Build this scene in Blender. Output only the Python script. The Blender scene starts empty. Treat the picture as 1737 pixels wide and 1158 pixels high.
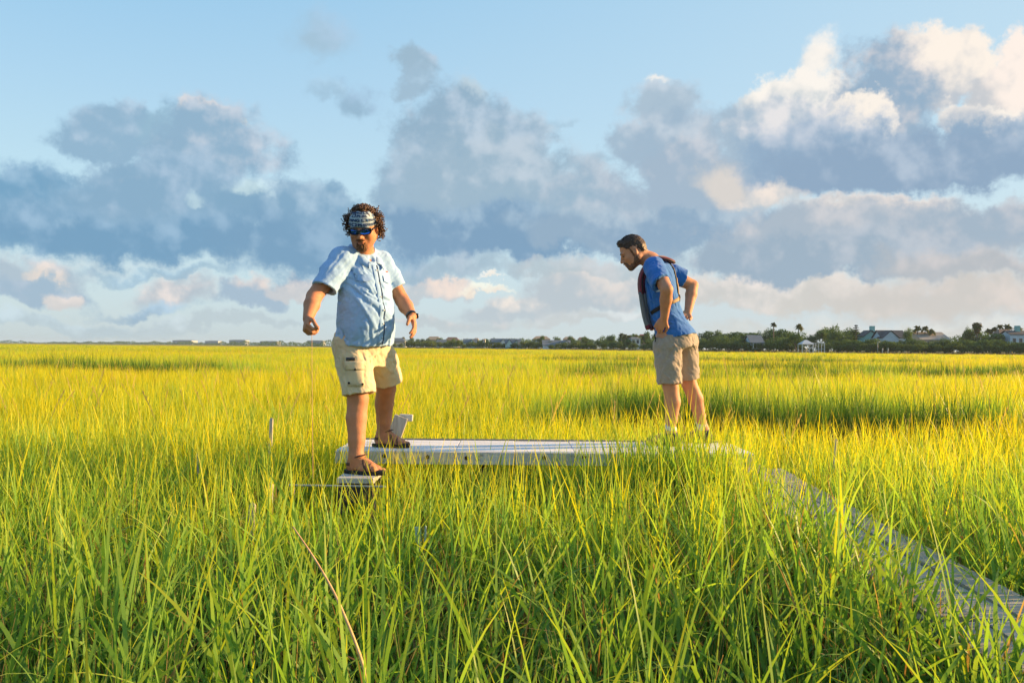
import bpy, bmesh, math, random
import numpy as np
from mathutils import Vector, Matrix

random.seed(7)
S = bpy.context.scene
COL = S.collection

# ------------------------------------------------------------------ camera
F = 28.0 / 36.0 * 1737.0                    # focal length in photograph pixels
CAM = np.array([0.0, 0.0, 1.5])
_pitch, _roll = 10.0 / F, 0.0090
fwd = np.array([0, math.cos(_pitch), math.sin(_pitch)])
_r0 = np.array([1.0, 0, 0]); _u0 = np.cross(_r0, fwd)
rgt = _r0 * math.cos(_roll) + _u0 * math.sin(_roll)
upv = np.cross(rgt, fwd)
cam_data = bpy.data.cameras.new('camera')
cam = bpy.data.objects.new('camera', cam_data); COL.objects.link(cam)
cam_data.lens = 28.0; cam_data.sensor_width = 36.0
cam_data.clip_start = 0.05; cam_data.clip_end = 20000
M4 = Matrix.Identity(4)
for i in range(3):
    M4[i][0] = rgt[i]; M4[i][1] = upv[i]; M4[i][2] = -fwd[i]; M4[i][3] = CAM[i]
cam.matrix_world = M4
S.camera = cam

def at(px, py, D):
    """the world point seen at a pixel of the photograph when it stands D metres down the marsh"""
    d = fwd + rgt * ((px - 868.5) / F) - upv * ((py - 579.0) / F)
    return CAM + d * (D / d[1])

# ------------------------------------------------------------------ light and exposure
SUN_AZ, SUN_EL = math.radians(79), math.radians(14)     # azimuth measured from straight ahead towards the right
sun_dir = np.array([math.sin(SUN_AZ) * math.cos(SUN_EL), math.cos(SUN_AZ) * math.cos(SUN_EL), math.sin(SUN_EL)])
sl = bpy.data.lights.new('sun', 'SUN'); sl.energy = 5.0; sl.angle = math.radians(0.6); sl.color = (1.0, 0.62, 0.27)
so = bpy.data.objects.new('sun', sl); COL.objects.link(so)
so.rotation_euler = Vector(-sun_dir).to_track_quat('-Z', 'Y').to_euler()
so.location = (60, 20, 40)
S.view_settings.view_transform = 'Standard'; S.view_settings.look = 'None'
S.view_settings.gamma = 1.0; S.view_settings.use_curve_mapping = False
S.render.engine = 'CYCLES'
HAZE = 0.00012; S.cycles.volume_bounces = 0
S.cycles.max_bounces = 8; S.cycles.diffuse_bounces = 4; S.cycles.transmission_bounces = 6; S.cycles.glossy_bounces = 2
S.cycles.transparent_max_bounces = 8
S.cycles.use_denoising = True
S.cycles.use_adaptive_sampling = True; S.cycles.adaptive_threshold = 0.015
# ------------------------------------------------------------------ sky: daylight sky with procedural cumulus banks
EXPO = 1.4; SKY_STRENGTH = 0.15
S.view_settings.exposure = EXPO
def build_sky():
    w = bpy.data.worlds.new('World'); S.world = w; w.use_nodes = True
    try: w.cycles.sampling_method = 'NONE'
    except Exception: pass
    nt = w.node_tree; L = nt.links.new; N = nt.nodes.new
    bg = nt.nodes['Background']; bg.inputs[1].default_value = SKY_STRENGTH
    sky = N('ShaderNodeTexSky'); sky.sky_type = 'NISHITA'; sky.sun_disc = False
    sky.sun_elevation = SUN_EL; sky.sun_rotation = SUN_AZ; sky.air_density = 1.0; sky.dust_density = .6; sky.ozone_density = 2.0
    def math_(g, op, a, b=None, clamp=False):
        n = g.nodes.new('ShaderNodeMath'); n.operation = op; n.use_clamp = clamp
        for i, v in enumerate((a, b)):
            if v is None: continue
            if hasattr(v, 'is_linked') or hasattr(v, 'links'): g.links.new(v, n.inputs[i])
            else: n.inputs[i].default_value = v
        return n.outputs[0]
    def vm(g, op, a, b=None):
        n = g.nodes.new('ShaderNodeVectorMath'); n.operation = op
        for i, v in enumerate((a, b)):
            if v is None: continue
            if hasattr(v, 'is_linked') or hasattr(v, 'links'): g.links.new(v, n.inputs[i])
            else: n.inputs[i].default_value = v
        return n
    tc = N('ShaderNodeTexCoord'); d = vm(nt, 'NORMALIZE', tc.outputs['Generated']).outputs[0]
    sp = N('ShaderNodeSeparateXYZ'); L(d, sp.inputs[0])
    az = math_(nt, 'ARCTAN2', sp.outputs[0], sp.outputs[1]); el = math_(nt, 'ARCSINE', sp.outputs[2])
    cb = N('ShaderNodeCombineXYZ'); L(az, cb.inputs[0]); L(el, cb.inputs[1]); ang = cb.outputs[0]
    def nz(vec, scale, detail, rough):
        t = N('ShaderNodeTexNoise'); t.inputs['Scale'].default_value = scale; t.inputs['Detail'].default_value = detail; t.inputs['Roughness'].default_value = rough
        L(vec, t.inputs['Vector']); return t
    # heaped outlines: the direction itself is warped by coarse and fine noise
    w1 = nz(d, 9.0, 2, .5); w2 = nz(d, 34.0, 7, .64)
    o1 = vm(nt, 'MULTIPLY', vm(nt, 'SUBTRACT', w1.outputs['Color'], (.5, .5, .5)).outputs[0], (.10, .075, 0)).outputs[0]
    o2 = vm(nt, 'MULTIPLY', vm(nt, 'SUBTRACT', w2.outputs['Color'], (.5, .5, .5)).outputs[0], (.046, .044, 0)).outputs[0]
    P = vm(nt, 'ADD', vm(nt, 'ADD', ang, o1).outputs[0], o2).outputs[0]
    # relief: noise here minus noise a little towards the sun
    def relief(scale, det, off):
        r1 = nz(d, scale, det, .55)
        sd = tuple(float(x) * off for x in (sun_dir + np.array([0, 0, .55])))
        return math_(nt, 'SUBTRACT', r1.outputs[0], nz(vm(nt, 'ADD', d, sd).outputs[0], scale, det, .55).outputs[0])
    rel = relief(15.0, 3, .030); rel2 = relief(42.0, 3, .012)
    mott = math_(nt, 'SUBTRACT', nz(d, 14.0, 5, .6).outputs[0], .5)
    # one puff of cloud
    g = bpy.data.node_groups.new('cloud_puff', 'ShaderNodeTree')
    for nm, tp in (('Below', 'NodeSocketColor'), ('P', 'NodeSocketVector'), ('Tone', 'NodeSocketFloat'), ('Rag', 'NodeSocketFloat'), ('Center', 'NodeSocketVector'), ('InvR', 'NodeSocketVector'),
                   ('Inside', 'NodeSocketFloat'), ('Opacity', 'NodeSocketFloat'), ('Dark', 'NodeSocketFloat'), ('Bright', 'NodeSocketFloat'), ('Shade', 'NodeSocketColor'), ('Lit', 'NodeSocketColor')):
        g.interface.new_socket(nm, in_out='INPUT', socket_type=tp)
    g.interface.new_socket('Above', in_out='OUTPUT', socket_type='NodeSocketColor')
    gi = g.nodes.new('NodeGroupInput'); go = g.nodes.new('NodeGroupOutput'); I = gi.outputs
    seq = vm(g, 'MULTIPLY_ADD', I['Below'], (1e-7, 1e-7, 0)); g.links.new(I['P'], seq.inputs[2])      # keeps the puffs evaluated one after another
    q = vm(g, 'MULTIPLY', vm(g, 'SUBTRACT', seq.outputs[0], I['Center']).outputs[0], I['InvR']).outputs[0]
    q3 = vm(g, 'MINIMUM', q, vm(g, 'MULTIPLY', q, (1, 1.5, 0)).outputs[0]).outputs[0]      # flatter below
    def smooth(x, a, b, top):
        n = g.nodes.new('ShaderNodeMapRange'); n.interpolation_type = 'SMOOTHSTEP'
        for i, v in enumerate((x, a, b, 0., top)):
            if hasattr(v, 'links'): g.links.new(v, n.inputs[i])
            else: n.inputs[i].default_value = v
        return n.outputs[0]
    al = smooth(math_(g, 'ADD', vm(g, 'LENGTH', q3).outputs['Value'], I['Rag']), 1.0, I['Inside'], I['Opacity'])
    lf = math_(g, 'ADD', vm(g, 'DOT_PRODUCT', q, (.336, .60, 0)).outputs['Value'], I['Tone'])
    lt = smooth(lf, I['Dark'], I['Bright'], 1.0)
    def mx(f, a, b):
        n = g.nodes.new('ShaderNodeMix'); n.data_type = 'RGBA'; n.clamp_factor = False; g.links.new(f, n.inputs[0]); g.links.new(a, n.inputs[6]); g.links.new(b, n.inputs[7]); return n.outputs[2]
    g.links.new(mx(al, I['Below'], mx(lt, I['Shade'], I['Lit'])), go.inputs[0])
    tone = math_(nt, 'ADD', math_(nt, 'ADD', math_(nt, 'MULTIPLY', rel, 2.3), math_(nt, 'MULTIPLY', rel2, 1.3)), math_(nt, 'MULTIPLY', mott, .9))
    rag = math_(nt, 'MULTIPLY', math_(nt, 'SUBTRACT', nz(d, 24.0, 7, .70).outputs[0], .5), .95)
    k = 1.0 / (SKY_STRENGTH * 2 ** EXPO)
    def lin(c): return tuple(((x / 255 / 12.92) if x / 255 < .04045 else ((x / 255 + .055) / 1.055) ** 2.4) * k for x in c) + (1,)
    tint = N('ShaderNodeMix'); tint.data_type = 'RGBA'; tint.blend_type = 'MULTIPLY'; tint.inputs[0].default_value = 1; L(sky.outputs[0], tint.inputs[6]); tint.inputs[7].default_value = SKY_TINT
    col = tint.outputs[2]
    def puff(px, py, rx, ry, shade, lit=None, bias=.0, soft=.42, op=1.0):
        nonlocal col
        v = at(px, py, 1.0) - CAM; v = v / np.linalg.norm(v)
        c = (math.atan2(v[0], v[1]), math.asin(v[2]), 0)
        n = N('ShaderNodeGroup'); n.node_tree = g
        L(col, n.inputs['Below']); L(P, n.inputs['P']); L(tone, n.inputs['Tone']); L(rag, n.inputs['Rag'])
        n.inputs['Center'].default_value = c; n.inputs['InvR'].default_value = (F / rx, F / ry, 0)
        n.inputs['Inside'].default_value = 1 - soft; n.inputs['Opacity'].default_value = op; n.inputs['Dark'].default_value = -.15 - bias; n.inputs['Bright'].default_value = .95 - bias
        shade = (shade[0] + 6, shade[1] + 3, shade[2] - 4); n.inputs['Shade'].default_value = lin(shade); n.inputs['Lit'].default_value = lin(lit or tuple(min(255, x + 26) for x in shade))
        col = n.outputs[0]
    # ---- low bank of pale haze round the whole horizon and scattered cumulus away from the view
    cr = N('ShaderNodeValToRGB'); em = N('ShaderNodeMapRange'); L(el, em.inputs[0]); em.inputs[1].default_value = -.05; em.inputs[2].default_value = .95
    L(em.outputs[0], cr.inputs[0]); e = cr.color_ramp.elements
    st = [(.05, (186, 203, 213)), (.10, (192, 212, 223)), (.20, (192, 222, 236)), (.34, (170, 209, 236)), (.47, (146, 197, 233)), (1.0, (96, 150, 205))]
    while len(e) < len(st): e.new(.5)
    for i, (x, c) in enumerate(st): e[i].position = x; e[i].color = tuple(v / k for v in lin(c)[:3]) + (1,)
    vs = vm(nt, 'SCALE', cr.outputs[0]); vs.inputs['Scale'].default_value = k
    hx = N('ShaderNodeMix'); hx.data_type = 'RGBA'; hx.inputs[0].default_value = .95; L(col, hx.inputs[6]); L(vs.outputs[0], hx.inputs[7]); col = hx.outputs[2]
    # warmer, greyer air low down towards the sun
    wm = N('ShaderNodeMapRange'); wm.interpolation_type = 'SMOOTHSTEP'; L(az, wm.inputs[0]); wm.inputs[1].default_value = -.25; wm.inputs[2].default_value = .75
    wl = N('ShaderNodeMapRange'); wl.interpolation_type = 'SMOOTHSTEP'; L(el, wl.inputs[0]); wl.inputs[1].default_value = .22; wl.inputs[2].default_value = .0
    wx = N('ShaderNodeMix'); wx.data_type = 'RGBA'; L(math_(nt, 'MULTIPLY', wm.outputs[0], wl.outputs[0]), wx.inputs[0]); L(col, wx.inputs[6]); wx.inputs[7].default_value = lin((206, 203, 199)); col = wx.outputs[2]
    gx = N('ShaderNodeMapRange'); gx.interpolation_type = 'SMOOTHSTEP'; L(az, gx.inputs[0]); gx.inputs[1].default_value = -.75; gx.inputs[2].default_value = .95; gx.inputs[4].default_value = .62
    gm = N('ShaderNodeMix'); gm.data_type = 'RGBA'; L(gx.outputs[0], gm.inputs[0]); L(col, gm.inputs[6]); gm.inputs[7].default_value = lin((206, 228, 240)); col = gm.outputs[2]
    away = N('ShaderNodeMapRange'); L(math_(nt, 'ABSOLUTE', az), away.inputs[0]); away.inputs[1].default_value = .60; away.inputs[2].default_value = .85
    big = nz(vm(nt, 'MULTIPLY', d, (1, 1, 2.2)).outputs[0], 3.2, 8, .58)
    lowf = N('ShaderNodeMapRange'); L(el, lowf.inputs[0]); lowf.inputs[1].default_value = .62; lowf.inputs[2].default_value = .05; lowf.inputs[3].default_value = -.12; lowf.inputs[4].default_value = .10
    cm = N('ShaderNodeMapRange'); cm.interpolation_type = 'SMOOTHSTEP'; L(math_(nt, 'ADD', big.outputs[0], lowf.outputs[0]), cm.inputs[0]); cm.inputs[1].default_value = .52; cm.inputs[2].default_value = .62
    cf = math_(nt, 'MULTIPLY', math_(nt, 'MULTIPLY', cm.outputs[0], away.outputs[0]), .9)
    cc = N('ShaderNodeMix'); cc.data_type = 'RGBA'; L(math_(nt, 'ADD', math_(nt, 'MULTIPLY', rel, 3.0), .4, True), cc.inputs[0]); cc.inputs[6].default_value = lin((150, 178, 206)); cc.inputs[7].default_value = lin((226, 220, 216))
    cx = N('ShaderNodeMix'); cx.data_type = 'RGBA'; L(cf, cx.inputs[0]); L(col, cx.inputs[6]); L(cc.outputs[2], cx.inputs[7]); col = cx.outputs[2]
    # ---- the cloud banks in view, far ones first
    W = (252, 246, 238); PK = (247, 234, 226)
    for a in CLOUDS(W, PK): puff(*a[0], **a[1]) if isinstance(a[0], tuple) else puff(*a)
    L(col, bg.inputs[0])

SKY_TINT = (1.55, 1.48, 1.15, 1)
def CLOUDS(W, PK):
    d = lambda *a, **k: (a, k)
    return [
    # thin scraps high up
    d(545, 72, 78, 66, (158, 190, 216), (178, 204, 226), soft=.8, op=.8), 
    d(598, 190, 46, 52, (142, 178, 208), (165, 195, 220), soft=.7, op=.85), d(548, 160, 42, 24, (150, 184, 212), soft=.8, op=.6), d(960, 196, 44, 12, (158, 190, 216), soft=.8, op=.5),
    # low far clouds
    d(60, 470, 110, 34, (172, 194, 214), (214, 218, 224), soft=.5), d(92, 462, 30, 19, (222, 216, 215), PK, bias=.3, soft=.8), d(60, 500, 95, 30, (158, 186, 212), (196, 208, 222)), d(120, 508, 26, 22, (208, 210, 216), (238, 228, 222), bias=.2, soft=.5),
    d(300, 502, 78, 36, (178, 194, 211), (242, 231, 225), soft=.7), d(255, 524, 95, 15, (152, 183, 210), soft=.8), d(420, 514, 60, 34, (162, 188, 213), (238, 224, 216)), d(505, 498, 80, 28, (196, 203, 214), (238, 227, 220), bias=.05, soft=.5),
    d(100, 548, 200, 18, (176, 199, 216), op=.8, soft=.6), d(400, 552, 220, 16, (182, 201, 215), op=.8, soft=.6),
    d(720, 487, 70, 26, (190, 203, 216), (246, 228, 216), bias=.2), d(880, 524, 130, 34, (184, 200, 215), (246, 236, 226), bias=.15), d(760, 548, 160, 20, (188, 203, 215), (226, 222, 220), soft=.6), d(1000, 505, 160, 56, (182, 197, 212), (226, 221, 217)),
    d(1000, 548, 180, 18, (194, 203, 212), soft=.6, op=.8),
    d(1260, 495, 120, 46, (200, 204, 209), (240, 232, 226), bias=.1), d(1400, 505, 130, 44, (203, 205, 208), (234, 228, 222)), d(1620, 505, 240, 66, (201, 201, 204), (224, 215, 209), soft=.7), d(1500, 560, 340, 24, (203, 203, 203), soft=.8, op=.7),
    # left bank
    d(190, 228, 92, 56, (142, 180, 212), (186, 208, 227)), d(285, 228, 58, 44, (146, 186, 214), op=.8, soft=.5), d(345, 190, 42, 24, (210, 212, 219), (250, 234, 224), bias=.4), d(410, 200, 14, 8, (236, 224, 218), bias=.6), d(365, 262, 122, 100, (140, 177, 209), (200, 212, 225)),
    d(250, 312, 120, 60, (138, 176, 209), (172, 200, 222)), d(60, 326, 180, 62, (114, 163, 202), (160, 195, 220)), d(240, 302, 34, 16, (192, 199, 213), (216, 214, 218), op=.7), d(300, 352, 200, 90, (132, 172, 206), (172, 198, 220)), d(50, 395, 160, 68, (120, 166, 203), (158, 191, 217), soft=.6), d(500, 368, 165, 62, (126, 168, 203), (172, 200, 220)),
    d(335, 344, 30, 24, (182, 212, 230), soft=.8, op=.8), d(128, 386, 34, 20, (190, 217, 232), soft=.7, op=.9), d(430, 332, 34, 30, (190, 218, 233), soft=.8, op=.9),
    d(120, 447, 230, 16, (196, 211, 224), soft=.9, op=.35), d(240, 412, 340, 62, (114, 160, 199), (156, 190, 216), soft=.6), d(540, 436, 250, 86, (117, 160, 198), (152, 185, 211), soft=.6), d(270, 468, 160, 15, (142, 179, 209), soft=.8, op=.75),
    # middle bank
    d(692, 114, 44, 40, (152, 184, 211), (186, 207, 225), soft=.5), d(680, 152, 42, 40, (154, 185, 212), soft=.5, op=.9), d(788, 176, 50, 56, (184, 207, 226), (206, 220, 232), soft=.5), d(885, 238, 72, 74, (158, 187, 213), (198, 214, 227), soft=.4), d(790, 248, 150, 106, (144, 177, 206), (190, 209, 226), soft=.4),
    d(1000, 270, 40, 18, (150, 184, 211), op=.7, soft=.6), d(720, 345, 100, 104, (146, 179, 208), (184, 205, 222)), d(870, 330, 215, 116, (152, 182, 208), (192, 208, 221), soft=.4), d(1020, 355, 150, 86, (150, 180, 207), (192, 205, 217), soft=.4), d(860, 408, 260, 72, (122, 160, 197), (166, 193, 214), soft=.4), d(1080, 400, 240, 60, (142, 172, 202), (178, 198, 214), soft=.4),
    d(760, 458, 240, 26, (156, 184, 208), (186, 203, 217), soft=.9, op=.9), d(1000, 462, 200, 22, (176, 194, 209), (206, 210, 214), soft=.6, op=.8), d(810, 487, 55, 11, (242, 228, 216), bias=.5, op=.8, soft=.6), d(820, 471, 30, 5, (248, 238, 228), bias=.5, op=.8, soft=.6),
    # right bank
    d(1130, 180, 64, 66, (166, 191, 215), (204, 217, 229)), d(1122, 128, 34, 10, (236, 236, 236), W, bias=.3, soft=.9, op=.75), d(1070, 242, 58, 60, (160, 187, 213), (200, 213, 225)), d(1150, 255, 115, 90, (156, 183, 210), (198, 211, 223)), d(1210, 315, 180, 96, (158, 182, 208), (206, 211, 219), soft=.4),
    d(1388, 100, 50, 44, (218, 224, 232), W, bias=.5, soft=.7), d(1345, 178, 90, 66, (200, 211, 222), W, bias=.5, soft=.26), d(1325, 232, 124, 74, (162, 187, 212), (232, 230, 231)), d(1580, 130, 100, 74, (186, 197, 213), (254, 243, 231), bias=.5, soft=.26), d(1500, 182, 104, 108, (146, 175, 205), (228, 222, 221), bias=-.05), d(1450, 222, 62, 56, (194, 205, 218), (252, 243, 232), bias=.35, soft=.26),
    d(1730, 168, 48, 96, (194, 201, 213), (255, 242, 232), bias=.4, soft=.26), d(1660, 196, 54, 40, (202, 208, 219), (255, 246, 235), bias=.5, soft=.26), d(1650, 258, 80, 80, (142, 172, 204), (200, 208, 220), bias=-.1), d(1745, 245, 48, 60, (142, 172, 204), (188, 201, 216)), d(1400, 270, 160, 76, (144, 174, 206), (198, 208, 221), bias=-.05), d(1570, 278, 300, 72, (138, 167, 200), (180, 197, 215), bias=-.1),
    d(1310, 338, 75, 40, (192, 202, 214), (244, 232, 222), bias=.1, soft=.5), d(1228, 312, 60, 66, (214, 211, 212), (250, 236, 226), bias=.05, soft=.75, op=.95), d(1480, 352, 160, 26, (204, 207, 214), (242, 229, 219), bias=.2, soft=.6), d(1180, 388, 210, 44, (138, 169, 201), (178, 198, 214), soft=.4), d(1500, 400, 340, 66, (166, 184, 205), (206, 208, 213), soft=.4), d(1640, 380, 160, 50, (158, 180, 204), (198, 203, 211), soft=.5),
    d(1390, 440, 280, 52, (152, 176, 201), (190, 200, 211), soft=.4), d(1650, 446, 190, 36, (178, 187, 200), (210, 207, 208), soft=.6),
    ]
build_sky()
# ------------------------------------------------------------------ helpers: objects
def tag(o, label=None, cat=None, group=None, kind=None):
    if label: o['label'] = label
    if cat: o['category'] = cat
    if group: o['group'] = group
    if kind: o['kind'] = kind
    return o

def empty(name, loc=(0, 0, 0), rz=0.0):
    o = bpy.data.objects.new(name, None); COL.objects.link(o)
    o.location = loc; o.rotation_euler = (0, 0, rz); o.empty_display_size = 0.2
    return o

def link(name, me, mat=None, parent=None, smooth=False):
    o = bpy.data.objects.new(name, me); COL.objects.link(o)
    if mat is not None and len(me.materials) == 0: me.materials.append(mat)
    if parent is not None: o.parent = parent
    if smooth: me.shade_smooth()
    elif len(me.polygons) and 'sharp_face' not in me.attributes: me.shade_flat()
    return o

def mesh_np(name, V, faces):
    """faces: (n,k) array with one k, or a list of such arrays"""
    if isinstance(faces, np.ndarray): faces = [faces]
    me = bpy.data.meshes.new(name)
    V = np.asarray(V, np.float32)
    faces = [f for f in faces if len(f)]
    me.vertices.add(len(V)); me.vertices.foreach_set('co', V.ravel())
    nl = sum(f.size for f in faces); npoly = sum(len(f) for f in faces)
    me.loops.add(nl); me.polygons.add(npoly)
    me.loops.foreach_set('vertex_index', np.concatenate([f.ravel() for f in faces]).astype(np.int32))
    tot = np.concatenate([np.full(len(f), f.shape[1]) for f in faces]).astype(np.int32)
    st = np.concatenate([[0], np.cumsum(tot)[:-1]]).astype(np.int32)
    me.polygons.foreach_set('loop_start', st)
    try: me.polygons.foreach_set('loop_total', tot)
    except Exception: pass
    me.update(calc_edges=True); me.validate()
    return me

def rotm(ax, ang):
    return np.array(Matrix.Rotation(ang, 3, Vector(ax)))

class MB:
    """collects boxes, prisms and tubes, then links them as one mesh"""
    def __init__(s): s.v = []; s.q = []; s.t = []; s.n = 0
    def raw(s, V, quads=(), tris=()):
        V = np.asarray(V, float)
        s.v.append(V)
        if len(quads): s.q.append(np.asarray(quads, int) + s.n)
        if len(tris): s.t.append(np.asarray(tris, int) + s.n)
        s.n += len(V)
        return s
    def box(s, c, size, R=None, bev=0.0):
        hx, hy, hz = np.array(size, float) / 2
        if bev <= 0:
            V = np.array([[x, y, z] for x in (-hx, hx) for y in (-hy, hy) for z in (-hz, hz)])
            Q = [[0, 1, 3, 2], [4, 6, 7, 5], [0, 4, 5, 1], [2, 3, 7, 6], [0, 2, 6, 4], [1, 5, 7, 3]]
            if R is not None: V = V @ np.asarray(R).T
            return s.raw(V + np.asarray(c), Q)
        b = min(bev, hx * .9, hy * .9, hz * .9)
        V = []; 
        for x in (-1, 1):
            for y in (-1, 1):
                for z in (-1, 1):
                    V += [[x * (hx - b), y * (hy - b), z * hz], [x * (hx - b), y * hy, z * (hz - b)], [x * hx, y * (hy - b), z * (hz - b)]]
        def i(x, y, z, k): return ((x * 2 + y) * 2 + z) * 3 + k
        Q = []; T = []
        for z, f in ((0, 1), (1, -1)): Q.append([i(0, 0, z, 0), i(0, 1, z, 0), i(1, 1, z, 0), i(1, 0, z, 0)][::f])
        for y, f in ((0, -1), (1, 1)): Q.append([i(0, y, 0, 1), i(0, y, 1, 1), i(1, y, 1, 1), i(1, y, 0, 1)][::f])
        for x, f in ((0, 1), (1, -1)): Q.append([i(x, 0, 0, 2), i(x, 0, 1, 2), i(x, 1, 1, 2), i(x, 1, 0, 2)][::f])
        for x in (0, 1):
            for y in (0, 1): Q.append([i(x, y, 0, 1), i(x, y, 1, 1), i(x, y, 1, 2), i(x, y, 0, 2)][::(1 if x == y else -1)])
        for x in (0, 1):
            for z in (0, 1): Q.append([i(x, 0, z, 0), i(x, 1, z, 0), i(x, 1, z, 2), i(x, 0, z, 2)][::(1 if x != z else -1)])
        for y in (0, 1):
            for z in (0, 1): Q.append([i(0, y, z, 0), i(1, y, z, 0), i(1, y, z, 1), i(0, y, z, 1)][::(1 if y == z else -1)])
        for x in (0, 1):
            for y in (0, 1):
                for z in (0, 1): T.append([i(x, y, z, 0), i(x, y, z, 1), i(x, y, z, 2)][::(1 if (x + y + z) % 2 else -1)])
        V = np.array(V)
        if R is not None: V = V @ np.asarray(R).T
        return s.raw(V + np.asarray(c), Q, T)
    def tube(s, pts, rad, n=8, cap=True, flat=None):
        """tube along points; rad is a number or one per point; flat=(normal, w, t): flattened strap section instead"""
        P = np.asarray(pts, float); m = len(P)
        R = np.full(m, rad, float) if np.isscalar(rad) else np.asarray(rad, float)
        T = np.gradient(P, axis=0); T /= np.linalg.norm(T, axis=1)[:, None] + 1e-12
        rings = []
        a = np.array([0, 0, 1.0]) if abs(T[0][2]) < .9 else np.array([1.0, 0, 0])
        for i in range(m):
            if flat is not None:
                N = np.asarray(flat[0][i] if np.ndim(flat[0]) == 2 else flat[0], float)
                N = N - T[i] * N.dot(T[i]); N /= np.linalg.norm(N) + 1e-12
                B = np.cross(T[i], N)
                w = flat[1] * R[i]; t = flat[2] * R[i]
                th = np.arange(n) / n * 2 * math.pi
                cs, sn = np.cos(th), np.sin(th)
                e = .45
                rings.append(P[i] + np.outer(np.sign(cs) * np.abs(cs) ** e * w, B) + np.outer(np.sign(sn) * np.abs(sn) ** e * t, N))
            else:
                a = a - T[i] * a.dot(T[i]); a /= np.linalg.norm(a) + 1e-12
                b = np.cross(T[i], a)
                th = np.arange(n) / n * 2 * math.pi
                rings.append(P[i] + R[i] * (np.outer(np.cos(th), a) + np.outer(np.sin(th), b)))
        V = np.concatenate(rings)
        Q = [[i * n + j, i * n + (j + 1) % n, (i + 1) * n + (j + 1) % n, (i + 1) * n + j] for i in range(m - 1) for j in range(n)]
        Tt = []
        if cap:
            V = np.vstack([V, P[0], P[-1]]); c0 = m * n; c1 = c0 + 1
            for j in range(n):
                Tt.append([c0, (j + 1) % n, j]); Tt.append([c1, (m - 1) * n + j, (m - 1) * n + (j + 1) % n])
        return s.raw(V, Q, Tt)
    def mesh(s, name):
        fs = []
        if s.q: fs.append(np.concatenate(s.q))
        if s.t: fs.append(np.concatenate(s.t))
        return mesh_np(name, np.concatenate(s.v), fs)
    def build(s, name, mat, parent=None, smooth=False, origin=None):
        if origin is not None: s.v = [v - np.asarray(origin) for v in s.v]
        return link(name, s.mesh(name), mat, parent, smooth)

# ------------------------------------------------------------------ helpers: noise and sculpted surfaces
_rng = np.random.default_rng(11)
_tab = _rng.random((64, 64, 64)).astype(np.float32)
def vnoise(p):
    """smooth value noise in [-1,1] at points p (n,3)"""
    p = np.asarray(p, np.float32)
    i = np.floor(p).astype(np.int32); f = p - i; f = f * f * (3 - 2 * f)
    i &= 63; j = (i + 1) & 63
    x0, y0, z0 = i[..., 0], i[..., 1], i[..., 2]; x1, y1, z1 = j[..., 0], j[..., 1], j[..., 2]
    fx, fy, fz = f[..., 0], f[..., 1], f[..., 2]
    def L(a, b, t): return a + (b - a) * t
    v = L(L(L(_tab[x0, y0, z0], _tab[x1, y0, z0], fx), L(_tab[x0, y1, z0], _tab[x1, y1, z0], fx), fy),
          L(L(_tab[x0, y0, z1], _tab[x1, y0, z1], fx), L(_tab[x0, y1, z1], _tab[x1, y1, z1], fx), fy), fz)
    return v * 2 - 1

def smin(a, b, k):
    if k <= 0: return np.minimum(a, b)
    h = np.maximum(k - np.abs(a - b), 0) / k
    return np.minimum(a, b) - h * h * k * .25

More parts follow.
